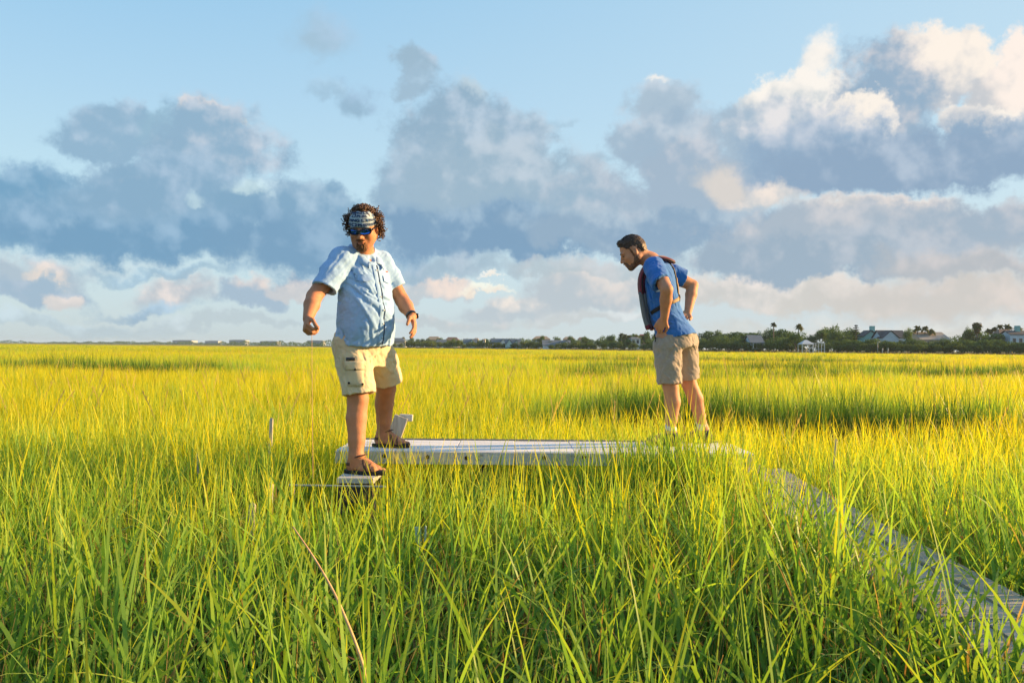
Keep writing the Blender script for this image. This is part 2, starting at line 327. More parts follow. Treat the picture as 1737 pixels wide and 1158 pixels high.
class Sculpt:
    """a distance field on a grid; solids are blended into it and the surface is taken out as one continuous mesh"""
    def __init__(s, lo, hi, h):
        s.h = h; s.lo = np.asarray(lo, float)
        n = np.ceil((np.asarray(hi) - s.lo) / h).astype(int) + 1
        s.n = n
        s.ax = [(s.lo[i] + np.arange(n[i]) * h).astype(np.float32) for i in range(3)]
        s.d = np.full(n, 0.5, np.float32)
    def win(s, lo, hi):
        a = np.clip(np.floor((np.asarray(lo) - s.lo) / s.h).astype(int), 0, s.n)
        b = np.clip(np.ceil((np.asarray(hi) - s.lo) / s.h).astype(int) + 1, 0, s.n)
        sl = tuple(slice(a[i], b[i]) for i in range(3))
        return sl, s.ax[0][sl[0]][:, None, None], s.ax[1][sl[1]][None, :, None], s.ax[2][sl[2]][None, None, :]
    def put(s, lo, hi, fn, k=.0, op='u', pad=.03):
        pad = pad + k
        sl, X, Y, Z = s.win(np.asarray(lo) - pad, np.asarray(hi) + pad)
        if 0 in s.d[sl].shape: return s
        g = fn(X, Y, Z); d = s.d[sl]
        if op == 'u': s.d[sl] = smin(d, g, k)
        elif op == 's': s.d[sl] = -smin(-d, g, k)
        elif op == 'i': s.d[sl] = -smin(-d, -g, k)
        return s
    def cone(s, a, b, ra, rb, k=.02, op='u'):
        a = np.asarray(a, float); b = np.asarray(b, float); v = b - a; L = max(v.dot(v), 1e-9); r = max(ra, rb)
        def fn(X, Y, Z):
            px, py, pz = X - a[0], Y - a[1], Z - a[2]
            t = np.clip((px * v[0] + py * v[1] + pz * v[2]) / L, 0, 1)
            return np.sqrt((px - t * v[0]) ** 2 + (py - t * v[1]) ** 2 + (pz - t * v[2]) ** 2) - (ra + (rb - ra) * t)
        return s.put(np.minimum(a, b) - r, np.maximum(a, b) + r, fn, k, op)
    def chain(s, pts, rad, k=.015, op='u'):
        for i in range(len(pts) - 1): s.cone(pts[i], pts[i + 1], rad[i], rad[i + 1], k, op)
        return s
    def sleeve(s, pts, rad, k, end_n, inner, depth, lo_pad=.16):
        """a tapering tube of cloth with an open end at its last point: only this tube is cut there, not its neighbours"""
        pts = [np.asarray(p, float) for p in pts]; r = max(rad)
        e = pts[-1]; n = np.asarray(end_n, float); n = n / np.linalg.norm(n)
        d0 = pts[-1] - pts[-2]; d0 = d0 / np.linalg.norm(d0)
        q = pts[:-1] + [e + d0 * .08]
        def one(X, Y, Z, a, b, ra, rb):
            v = b - a; L = max(v.dot(v), 1e-9)
            px, py, pz = X - a[0], Y - a[1], Z - a[2]
            t = np.clip((px * v[0] + py * v[1] + pz * v[2]) / L, 0, 1)
            return np.sqrt((px - t * v[0]) ** 2 + (py - t * v[1]) ** 2 + (pz - t * v[2]) ** 2) - (ra + (rb - ra) * t)
        def fn(X, Y, Z):
            g = None
            for i in range(len(q) - 1):
                c = one(X, Y, Z, q[i], q[i + 1], rad[i], rad[i + 1]); g = c if g is None else smin(g, c, .03)
            hole = one(X, Y, Z, e - d0 * depth, e + d0 * .12, inner - .006, inner + .004)
            g = np.maximum(g, -hole)
            return np.maximum(g, (X - e[0]) * n[0] + (Y - e[1]) * n[1] + (Z - e[2]) * n[2])
        lo = np.min(q, 0) - r; hi = np.max(q, 0) + r
        return s.put(lo, hi, fn, k)
    def ell(s, c, r, R=None, k=.02, op='u'):
        c = np.asarray(c, float); r = np.asarray(r, float); R = np.eye(3) if R is None else np.asarray(R)   # columns = local axes
        ext = np.sqrt(((R * r[None, :]) ** 2).sum(1))
        def fn(X, Y, Z):
            px, py, pz = X - c[0], Y - c[1], Z - c[2]
            q = [px * R[0, i] + py * R[1, i] + pz * R[2, i] for i in range(3)]
            k0 = np.sqrt(sum((q[i] / r[i]) ** 2 for i in range(3)))
            k1 = np.sqrt(sum((q[i] / r[i] ** 2) ** 2 for i in range(3))) + 1e-6
            return k0 * (k0 - 1) / k1
        return s.put(c - ext, c + ext, fn, k, op)
    def loft(s, o, R, rows, k=.02, op='u', e=2.2):
        """rows (w, cu, cv, half width, half depth front, half depth back) along the third axis of R from o"""
        o = np.asarray(o, float); R = np.asarray(R); rows = np.asarray(rows, float)
        w0, w1 = rows[0, 0], rows[-1, 0]
        tw = np.linspace(w0, w1, 200)
        tab = [np.interp(tw, rows[:, 0], rows[:, i]) for i in range(1, 6)]
        ker = np.hanning(25); ker /= ker.sum()
        tab = [np.convolve(np.pad(t, 12, mode='edge'), ker, 'valid').astype(np.float32) for t in tab]
        m = rows[:, 3].max() + .1; md = rows[:, 4:6].max() + .12
        cs = np.array([[u, v, w] for u in (-m, m) for v in (-md, md) for w in (w0, w1)]) @ R.T + o
        def fn(X, Y, Z):
            px, py, pz = X - o[0], Y - o[1], Z - o[2]
            u, v, w = [px * R[0, i] + py * R[1, i] + pz * R[2, i] for i in range(3)]
            ti = np.clip((w - w0) / (w1 - w0) * 199, 0, 198.999); i0 = ti.astype(np.int32); fr = ti - i0
            cu, cv, a, bf, bb = [t[i0] * (1 - fr) + t[i0 + 1] * fr for t in tab]
            u = u - cu; v = v - cv
            b = np.where(v > 0, bf, bb)
            g = (((np.abs(u) / a) ** e + (np.abs(v) / b) ** e) ** (1 / e) - 1) * np.minimum(a, b)
            return np.maximum(g, np.maximum(w - w1, w0 - w))
        return s.put(cs.min(0), cs.max(0), fn, k, op)
    def half(s, p, n, op='cut', lo=None, hi=None):
        """cut away everything on the side n points to (inside a window)"""
        p = np.asarray(p, float); n = np.asarray(n, float); n = n / np.linalg.norm(n)
        lo = s.lo if lo is None else lo; hi = s.lo + s.n * s.h if hi is None else hi
        sl, X, Y, Z = s.win(lo, hi)
        s.d[sl] = np.maximum(s.d[sl], (X - p[0]) * n[0] + (Y - p[1]) * n[1] + (Z - p[2]) * n[2])
        return s
    def fold(s, a, b, w, amp):
        a = np.asarray(a, float); b = np.asarray(b, float); v = b - a; L = max(v.dot(v), 1e-9)
        sl, X, Y, Z = s.win(np.minimum(a, b) - 2.2 * w, np.maximum(a, b) + 2.2 * w)
        if 0 in s.d[sl].shape: return s
        px, py, pz = X - a[0], Y - a[1], Z - a[2]
        t = (px * v[0] + py * v[1] + pz * v[2]) / L; tc = np.clip(t, 0, 1)
        q = ((px - tc * v[0]) ** 2 + (py - tc * v[1]) ** 2 + (pz - tc * v[2]) ** 2) / (w * w)
        s.d[sl] -= amp * np.exp(-q * 1.6) * (.35 + .65 * np.sin(np.pi * np.clip(t * .9 + .05, 0, 1)))
        return s
    def rough(s, amp, size, band=.04, R=None, seed=0., ridge=False):
        """add noise to the surface; size = feature size along the three axes of R"""
        m = np.nonzero(np.abs(s.d) < band)
        p = np.stack([s.ax[i][m[i]] for i in range(3)], 1)
        if R is not None: p = p @ np.asarray(R, np.float32)
        q = p / np.asarray(size, np.float32) + seed
        v = vnoise(q) + .5 * vnoise(q * 2.1 + 7.3)
        if ridge: v = 1 - 2 * np.abs(v)
        s.d[m] += amp * v
        return s
    def sample(s, P):
        q = (np.asarray(P) - s.lo) / s.h; i = np.clip(q.astype(int), 0, s.n - 2); f = q - i
        r = 0
        for a in (0, 1):
            for b in (0, 1):
                for c in (0, 1):
                    w = (f[:, 0] if a else 1 - f[:, 0]) * (f[:, 1] if b else 1 - f[:, 1]) * (f[:, 2] if c else 1 - f[:, 2])
                    r = r + w * s.d[i[:, 0] + a, i[:, 1] + b, i[:, 2] + c]
        return r
    def surface(s):
        d = s.d; n = d < 0
        c = np.zeros(tuple(s.n - 1), np.uint8)
        for a in (0, 1):
            for b in (0, 1):
                for e in (0, 1):
                    c += n[a:a + c.shape[0], b:b + c.shape[1], e:e + c.shape[2]]
        I = np.nonzero((c > 0) & (c < 8)); N = len(I[0])
        ids = np.full(c.shape, -1, np.int32); ids[I] = np.arange(N)
        cr = [(a, b, e) for a in (0, 1) for b in (0, 1) for e in (0, 1)]
        val = np.stack([d[I[0] + a, I[1] + b, I[2] + e] for a, b, e in cr], 1)
        acc = np.zeros((N, 3), np.float32); cnt = np.zeros(N, np.float32)
        for i in range(8):
            for j in range(i + 1, 8):
                if sum(abs(cr[i][k] - cr[j][k]) for k in range(3)) != 1: continue
                x = (val[:, i] < 0) != (val[:, j] < 0)
                t = np.where(x, val[:, i] / np.where(x, val[:, i] - val[:, j], 1), 0)
                pt = np.array(cr[i], np.float32)[None] + t[:, None] * (np.array(cr[j]) - np.array(cr[i])).astype(np.float32)[None]
                acc += pt * x[:, None]; cnt += x
        V = (np.stack(I, 1) + acc / cnt[:, None]) * s.h + s.lo
        Q = []
        for axis in range(3):
            o1, o2 = [(1, 2), (2, 0), (0, 1)][axis]
            A = np.take(n, range(0, n.shape[axis] - 1), axis); B = np.take(n, range(1, n.shape[axis]), axis)
            E = np.nonzero(A != B); E = [e.copy() for e in E]
            ok = (E[o1] > 0) & (E[o2] > 0) & (E[o1] < n.shape[o1] - 1) & (E[o2] < n.shape[o2] - 1)
            E = [e[ok] for e in E]; flip = A[tuple(E)]
            def cell(da, db):
                q = [e.copy() for e in E]; q[o1] -= da; q[o2] -= db
                return ids[tuple(q)]
            q = np.stack([cell(1, 1), cell(0, 1), cell(0, 0), cell(1, 0)], 1)
            q[~flip] = q[~flip][:, ::-1]
            Q.append(q)
        Q = np.concatenate(Q); Q = Q[(Q >= 0).all(1)]
        return V, Q
    def build(s, name, mat, parent, origin):
        V, Q = s.surface()
        me = mesh_np(name, V - np.asarray(origin), Q)
        return link(name, me, mat, parent, True)

# ------------------------------------------------------------------ helpers: materials
def nmat(name):
    m = bpy.data.materials.new(name); m.use_nodes = True
    nt = m.node_tree; b = nt.nodes['Principled BSDF']
    return m, nt, b
def nd(nt, typ, **kw):
    n = nt.nodes.new(typ)
    for k, v in kw.items():
        if k == 'op': n.operation = v
        else: setattr(n, k, v)
    return n
def ramp(nt, fac, stops):
    n = nt.nodes.new('ShaderNodeValToRGB'); e = n.color_ramp.elements
    while len(e) < len(stops): e.new(0.5)
    for i, (p, c) in enumerate(stops): e[i].position = p; e[i].color = (*c, 1)
    if fac is not None: nt.links.new(fac, n.inputs[0])
    return n.outputs[0]
def mixc(nt, fac, a, b, mode='MIX'):
    n = nt.nodes.new('ShaderNodeMix'); n.data_type = 'RGBA'; n.blend_type = mode
    for s_, v in ((n.inputs[0], fac), (n.inputs[6], a), (n.inputs[7], b)):
        if hasattr(v, 'links'): nt.links.new(v, s_)
        elif np.isscalar(v): s_.default_value = v
        else: s_.default_value = (*v, 1)
    return n.outputs[2]
def mth(nt, op, a, b=None, c=None, clamp=False):
    n = nt.nodes.new('ShaderNodeMath'); n.operation = op; n.use_clamp = clamp
    for i, v in enumerate((a, b, c)):
        if v is None: continue
        if hasattr(v, 'links'): nt.links.new(v, n.inputs[i])
        else: n.inputs[i].default_value = v
    return n.outputs[0]
def noise(nt, scale, detail=4, rough=.55, vec=None, stretch=None, coord='Object', dist=0.):
    t = nt.nodes.new('ShaderNodeTexNoise'); t.inputs['Scale'].default_value = scale
    t.inputs['Detail'].default_value = detail; t.inputs['Roughness'].default_value = rough; t.inputs['Distortion'].default_value = dist
    if vec is None:
        tc = nt.nodes.new('ShaderNodeTexCoord'); vec = tc.outputs[coord]
    if stretch is not None:
        mp = nt.nodes.new('ShaderNodeMapping'); mp.inputs['Scale'].default_value = stretch
        nt.links.new(vec, mp.inputs[0]); vec = mp.outputs[0]
    nt.links.new(vec, t.inputs['Vector'])
    return t
def bump(nt, b, h, strength=.3, dist=.002):
    n = nt.nodes.new('ShaderNodeBump'); n.inputs['Strength'].default_value = strength; n.inputs['Distance'].default_value = dist
    nt.links.new(h, n.inputs['Height']); nt.links.new(n.outputs[0], b.inputs['Normal'])
    return n
def simple(name, col, rough=.7, var=.25, scale=30, spec=.3, bmp=0., bscale=200, metal=0., stretch=None):
    m, nt, b = nmat(name)
    n = noise(nt, scale, 5, stretch=stretch)
    lo = tuple(c * (1 - var) for c in col); hi = tuple(min(1, c * (1 + var)) for c in col)
    nt.links.new(ramp(nt, n.outputs[0], [(.25, lo), (.75, hi)]), b.inputs['Base Color'])
    b.inputs['Roughness'].default_value = rough; b.inputs['Specular IOR Level'].default_value = spec; b.inputs['Metallic'].default_value = metal
    if bmp:
        n2 = noise(nt, bscale, 3, stretch=stretch); bump(nt, b, n2.outputs[0], bmp, .002)
    return m
def fabric(name, col, var=.12, weave=900, rough=.85, sheen=.2, fine=.25, bmp=.25):
    m, nt, b = nmat(name)
    n = noise(nt, 9, 4)
    lo = tuple(c * (1 - var) for c in col); hi = tuple(min(1, c * (1 + var)) for c in col)
    c1 = ramp(nt, n.outputs[0], [(.3, lo), (.7, hi)])
    n2 = noise(nt, weave, 1)
    c2 = mixc(nt, mth(nt, 'MULTIPLY', n2.outputs[0], fine), c1, tuple(c * .75 for c in col))
    nt.links.new(c2, b.inputs['Base Color'])
    b.inputs['Roughness'].default_value = rough; b.inputs['Specular IOR Level'].default_value = .15
    b.inputs['Sheen Weight'].default_value = sheen
    n3 = noise(nt, 60, 5, .6)
    bump(nt, b, n3.outputs[0], bmp, .006)
    return m
# ------------------------------------------------------------------ the marsh floor
def ground_material():
    m, nt, b = nmat('marsh mud and far grass')
    n = noise(nt, 2.5, 6, .6); n2 = noise(nt, 30, 4)
    mud = ramp(nt, n.outputs[0], [(.3, (.030, .024, .016)), (.7, (.075, .062, .042))])
    straw = ramp(nt, n2.outputs[0], [(.4, (.10, .085, .045)), (.6, (.05, .042, .026))])
    c = mixc(nt, .45, mud, straw)
    g = noise(nt, .9, 6, .6, stretch=(1, .25, 1)); grass = ramp(nt, g.outputs[0], [(.3, (.20, .19, .022)), (.7, (.34, .29, .03))])
    at_ = nt.nodes.new('ShaderNodeAttribute'); at_.attribute_name = 'far'
    c = mixc(nt, at_.outputs['Fac'], c, grass)
    nt.links.new(c, b.inputs['Base Color']); b.inputs['Roughness'].default_value = .9; b.inputs['Specular IOR Level'].default_value = .2
    bump(nt, b, n2.outputs[0], .6, .03)
    return m
def marsh_height(x, y):
    """mud level: flat near by; beyond the reach of single stems the sheet rises to the level of the grass tops"""
    r = np.hypot(x, y)
    return .55 * np.clip((r - 300) / 160, 0, 1) ** 1.3 + .03 * np.sin(x * .7) * np.sin(y * .55)
rr = np.concatenate([[0], np.geomspace(1.2, 4000, 76)]); na = 96
aa = np.linspace(0, 2 * math.pi, na, endpoint=False)
V = np.array([[r * math.sin(a), r * math.cos(a), 0] for r in rr[1:] for a in aa] + [[0, 0, 0]])
V[:, 2] = marsh_height(V[:, 0], V[:, 1])
Q = np.array([[i * na + j, (i + 1) * na + j, (i + 1) * na + (j + 1) % na, i * na + (j + 1) % na] for i in range(len(rr) - 2) for j in range(na)])
T3 = np.array([[len(V) - 1, j, (j + 1) % na] for j in range(na)])
me = mesh_np('marsh_ground', V, [Q, T3[:, ::-1]])
fa = me.attributes.new('far', 'FLOAT', 'POINT'); fa.data.foreach_set('value', np.clip((np.hypot(V[:, 0], V[:, 1]) - 240) / 120, 0, 1).astype(np.float32))
ground = link('marsh_ground', me, ground_material(), None, True); tag(ground, kind='structure')

# ------------------------------------------------------------------ cordgrass
def blade_material():
    m, nt, b = nmat('cordgrass blade')
    nt.nodes.remove(b)
    tint = nt.nodes.new('ShaderNodeAttribute'); tint.attribute_name = 'tint'       # which sort of blade
    hgt = nt.nodes.new('ShaderNodeAttribute'); hgt.attribute_name = 'along'        # 0 root .. 1 tip
    lush = nt.nodes.new('ShaderNodeAttribute'); lush.attribute_name = 'lush'; lush.attribute_type = 'INSTANCER'
    oi = nt.nodes.new('ShaderNodeObjectInfo')
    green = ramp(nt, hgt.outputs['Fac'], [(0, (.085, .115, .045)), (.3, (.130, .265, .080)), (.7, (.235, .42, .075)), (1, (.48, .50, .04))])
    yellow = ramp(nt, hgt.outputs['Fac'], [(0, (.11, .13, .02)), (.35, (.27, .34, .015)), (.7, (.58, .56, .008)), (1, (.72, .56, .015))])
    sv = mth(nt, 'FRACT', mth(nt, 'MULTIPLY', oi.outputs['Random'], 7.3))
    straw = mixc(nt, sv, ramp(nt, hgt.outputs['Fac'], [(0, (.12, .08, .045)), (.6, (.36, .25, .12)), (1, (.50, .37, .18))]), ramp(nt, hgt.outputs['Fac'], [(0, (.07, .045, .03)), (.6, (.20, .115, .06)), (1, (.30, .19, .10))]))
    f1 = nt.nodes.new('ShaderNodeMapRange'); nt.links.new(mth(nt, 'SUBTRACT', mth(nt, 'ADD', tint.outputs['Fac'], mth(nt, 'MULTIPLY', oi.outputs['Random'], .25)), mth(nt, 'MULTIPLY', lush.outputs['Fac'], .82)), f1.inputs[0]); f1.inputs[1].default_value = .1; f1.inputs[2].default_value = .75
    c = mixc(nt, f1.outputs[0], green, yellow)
    rust = nt.nodes.new('ShaderNodeMapRange'); nt.links.new(lush.outputs['Fac'], rust.inputs[0]); rust.inputs[1].default_value = -.04; rust.inputs[2].default_value = -.36; rust.inputs[4].default_value = .7
    c = mixc(nt, mth(nt, 'MULTIPLY', rust.outputs[0], mth(nt, 'GREATER_THAN', tint.outputs['Fac'], .35)), c, (.36, .21, .05))        # patches where the stems are turning brown
    bank_shade = nt.nodes.new('ShaderNodeMapRange'); nt.links.new(lush.outputs['Fac'], bank_shade.inputs[0]); bank_shade.inputs[1].default_value = .85; bank_shade.inputs[2].default_value = 1.15
    c = mixc(nt, mth(nt, 'MULTIPLY', bank_shade.outputs[0], .8), c, (.040, .105, .022))       # tall creek-bank form, its green darkened to paint in shade among dense stems
    f2 = mth(nt, 'GREATER_THAN', tint.outputs['Fac'], .995)
    c = mixc(nt, f2, c, straw)
    c = mixc(nt, mth(nt, 'GREATER_THAN', tint.outputs['Fac'], .9995), c, (.52, .40, .20))
    d = nt.nodes.new('ShaderNodeBsdfPrincipled'); nt.links.new(c, d.inputs['Base Color']); d.inputs['Roughness'].default_value = .45; d.inputs['Specular IOR Level'].default_value = .22
    t = nt.nodes.new('ShaderNodeBsdfTranslucent')
    tc = mixc(nt, 1.0, c, (1.4, 1.35, .5), 'MULTIPLY'); nt.links.new(tc, t.inputs['Color'])
    mx = nt.nodes.new('ShaderNodeMixShader'); mx.inputs[0].default_value = .47
    nt.links.new(d.outputs[0], mx.inputs[1]); nt.links.new(t.outputs[0], mx.inputs[2])
    nt.links.new(mx.outputs[0], nt.nodes['Material Output'].inputs[0])
    return m
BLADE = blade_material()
STRAW = simple('dry reed', (.64, .38, .18), .6, .3, 40)

def blades_mesh(name, n, radius, h0, h1, w0, w1, segs, rng, lean=.16, droop=.35, straw=.10, litter=0, plume=0, square=False):
    """a tuft: n leaf blades rising from a small patch, each a bent tapering strip"""
    V = []; Q = []; tint = []; along = []
    k = 0
    for i in range(n):
        if square: bx, by = rng.uniform(-radius, radius, 2)
        else:
            r = radius * math.sqrt(rng.random()); a = rng.uniform(0, 6.2832); bx, by = r * math.cos(a), r * math.sin(a)
        dead = rng.random() < straw
        h = rng.uniform(h0, h1) * (.55 + .45 * rng.random() ** .5) * (rng.uniform(.5, .9) if dead else 1)
        w = rng.uniform(w0, w1) * (.6 if dead else 1)
        az = rng.uniform(0, 6.2832); ln = abs(rng.normal(0, lean)) + .02
        bend = (rng.uniform(.1, 1.0) ** 2) * droop * 2.2 * (1.6 if rng.random() < .12 else 1)
        fx, fy = rng.normal(), rng.normal(); fn = math.hypot(fx, fy) + 1e-6; sx, sy = fx / fn, fy / fn
        kink = rng.uniform(.5, .85) if rng.random() < (.10 if not dead else .3) else 2
        p = np.array([bx, by, -.02]); th = ln
        tn = .999 if dead else rng.uniform(0, .98)
        ds = h / segs
        for s in range(segs + 1):
            t = s / segs
            wd = w * (.55 + .45 * min(1, t * 4)) * (1 - t ** 3.2) ** .8 + .0006
            V.append(p + np.array([sx * wd / 2, sy * wd / 2, 0])); V.append(p - np.array([sx * wd / 2, sy * wd / 2, 0]))
            tint += [tn, tn]; along += [min(1, t * h / h1 * 1.05)] * 2
            if s < segs: Q.append([k, k + 1, k + 3, k + 2])
            k += 2
            th = ln + bend * t * t * 1.3 + (1.1 if t > kink else 0)
            p = p + ds * np.array([math.sin(th) * math.cos(az), math.sin(th) * math.sin(az), math.cos(th)])
    for i in range(litter):                      # dead strands and broken stems tangled low in the tuft
        r = radius * 1.3 * math.sqrt(rng.random()); a = rng.uniform(0, 6.2832); p = np.array([r * math.cos(a), r * math.sin(a), rng.uniform(0, .12)]); az = rng.uniform(0, 6.2832); th = abs(rng.normal(0, .35)); h = rng.uniform(.2, .62) * h1; w = rng.uniform(.0018, .0045)
        fx = rng.uniform(0, 6.2832); bend = rng.normal(0, .5); kink = rng.uniform(.4, 1.3); sx, sy = math.cos(fx), math.sin(fx)
        for s in range(6):
            t = s / 5; wd = w * (1 - .6 * t); V.append(p + np.array([sx * wd / 2, sy * wd / 2, 0])); V.append(p - np.array([sx * wd / 2, sy * wd / 2, 0])); tint += [.999] * 2; along += [.15 + .75 * t] * 2
            if s < 5: Q.append([k, k + 1, k + 3, k + 2])
            k += 2; q = th + bend * t + (rng.uniform(.8, 1.6) if t > kink else 0)
            p = p + h / 5 * np.array([math.sin(q) * math.cos(az), math.sin(q) * math.sin(az), math.cos(q)])
    for i in range(plume):                       # seed heads: a stalk with short awns
        r = radius * math.sqrt(rng.random()); a = rng.uniform(0, 6.2832); p = np.array([r * math.cos(a), r * math.sin(a), 0.]); az = rng.uniform(2.2, 4.2); th = rng.uniform(.05, .2)
        L = h1 * rng.uniform(1.0, 1.22); sg = 7; pts = []
        for s in range(sg + 1):
            pts.append(p.copy()); th += rng.uniform(.02, .07); p = p + L / sg * np.array([math.sin(th) * math.cos(az), math.sin(th) * math.sin(az), math.cos(th)])
        for s in range(sg + 1):
            wd = .0035 if s < sg - 1 else .006
            V.append(pts[s] + np.array([wd / 2, 0, 0])); V.append(pts[s] - np.array([wd / 2, 0, 0])); tint += [1.0] * 2; along += [s / sg] * 2
            if s < sg: Q.append([k, k + 1, k + 3, k + 2])
            k += 2
        for q_ in range(26):
            t = 1 - .3 * rng.random(); i0 = min(int(t * sg), sg - 1); b_ = pts[i0] + (pts[i0 + 1] - pts[i0]) * (t * sg - i0)
            e = b_ + np.array([rng.normal(0, .010), rng.normal(0, .010), rng.uniform(.012, .045)]); sw = .0024
            V += [b_ + [sw, 0, 0], b_ - [sw, 0, 0], e + [sw * .3, 0, 0], e - [sw * .3, 0, 0]]; tint += [1.0] * 4; along += [.95] * 4; Q.append([k, k + 1, k + 3, k + 2]); k += 4
    me = mesh_np(name, np.array(V), np.array(Q))
    for nm, vals in (('tint', tint), ('along', along)):
        at_ = me.attributes.new(nm, 'FLOAT', 'POINT'); at_.data.foreach_set('value', np.array(vals, np.float32))
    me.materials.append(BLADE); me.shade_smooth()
    return me

def scatter(name, meshes, P, rotz, tilt, scale, pick, lush, label):
    """one grass object: points that carry a turn, a lean, a size and a choice of tuft; the tufts are instanced on them"""
    src = bpy.data.collections.new(name + '_tufts')
    for i, me in enumerate(meshes):
        src.objects.link(bpy.data.objects.new('%s_tuft.%03d' % (name, i), me))
    pm = bpy.data.meshes.new(name); pm.vertices.add(len(P)); pm.vertices.foreach_set('co', np.asarray(P, np.float32).ravel())
    rot = np.stack([tilt[:, 0], tilt[:, 1], rotz], 1).astype(np.float32)
    a = pm.attributes.new('turn', 'FLOAT_VECTOR', 'POINT'); a.data.foreach_set('vector', rot.ravel())
    a = pm.attributes.new('size', 'FLOAT_VECTOR', 'POINT'); a.data.foreach_set('vector', np.asarray(scale, np.float32).ravel())
    a = pm.attributes.new('pick', 'INT', 'POINT'); a.data.foreach_set('value', np.asarray(pick, np.int32))
    a = pm.attributes.new('lush', 'FLOAT', 'POINT'); a.data.foreach_set('value', np.asarray(lush, np.float32))
    o = bpy.data.objects.new(name, pm); COL.objects.link(o)
    g = bpy.data.node_groups.new(name + '_scatter', 'GeometryNodeTree')
    g.interface.new_socket('Geometry', in_out='INPUT', socket_type='NodeSocketGeometry'); g.interface.new_socket('Geometry', in_out='OUTPUT', socket_type='NodeSocketGeometry')
    gi = g.nodes.new('NodeGroupInput'); go = g.nodes.new('NodeGroupOutput')
    ip = g.nodes.new('GeometryNodeInstanceOnPoints'); ci = g.nodes.new('GeometryNodeCollectionInfo')
    ci.inputs['Collection'].default_value = src; ci.inputs['Separate Children'].default_value = True; ci.inputs['Reset Children'].default_value = True
    ip.inputs['Pick Instance'].default_value = True
    def attr(nm, tp):
        n = g.nodes.new('GeometryNodeInputNamedAttribute'); n.data_type = tp; n.inputs['Name'].default_value = nm; return n.outputs['Attribute']
    e2r = g.nodes.new('FunctionNodeEulerToRotation'); g.links.new(attr('turn', 'FLOAT_VECTOR'), e2r.inputs[0])
    g.links.new(gi.outputs[0], ip.inputs['Points']); g.links.new(ci.outputs[0], ip.inputs['Instance']); g.links.new(attr('pick', 'INT'), ip.inputs['Instance Index'])
    g.links.new(e2r.outputs[0], ip.inputs['Rotation']); g.links.new(attr('size', 'FLOAT_VECTOR'), ip.inputs['Scale']); g.links.new(ip.outputs[0], go.inputs[0])
    md = o.modifiers.new('scatter', 'NODES'); md.node_group = g
    pm.materials.append(BLADE)
    tag(o, label, 'grass', kind='stuff')
    return o

# where the grass stands: not on the walkways, thin in the tidal creeks
DECK = (at(577, 760, 6.0)[0], 1.78, 5.85, 6.52)                  # x0, x1, y0, y1 of the pale walkway
PATH = (1.62, 2.16, 1.2, 6.35)                                    # the weathered walkway that comes towards the camera
CREEKS = [(np.array([(-60, 38), (-34, 33), (-24, 30), (-18, 28.6), (-14.5, 28.8)]), 2.9), (np.array([(2.5, 10.9), (3.4, 10.2), (4.6, 10.1), (5.4, 10.7)]), .66),
          (np.array([(17, 31), (22, 32), (30, 36)]), 1.6), (np.array([(5, 60), (16, 66), (30, 64)]), 2.0), (np.array([(7, 38), (12, 40), (15, 39)]), 1.3), (np.array([(4, 26), (6.5, 25), (9, 25.5)]), .8)]
def creek_dist(x, y):
    """distance to the nearest creek edge, and whether the point stands on the bank beyond it"""
    best = np.full(x.shape, 1e3); far = np.zeros(x.shape, bool)
    for pl, w in CREEKS:
        for a, b in zip(pl[:-1], pl[1:]):
            v = b - a; t = np.clip(((x - a[0]) * v[0] + (y - a[1]) * v[1]) / v.dot(v), 0, 1)
            d = np.hypot(x - a[0] - t * v[0], y - a[1] - t * v[1]) - w
            m = d < best; best = np.where(m, d, best); far = np.where(m, y > a[1] + t * v[1], far)
    return best, far
def patch_noise(x, y, s, seed):
    return vnoise(np.stack([x / s, y / s, np.full(x.shape, seed)], 1))

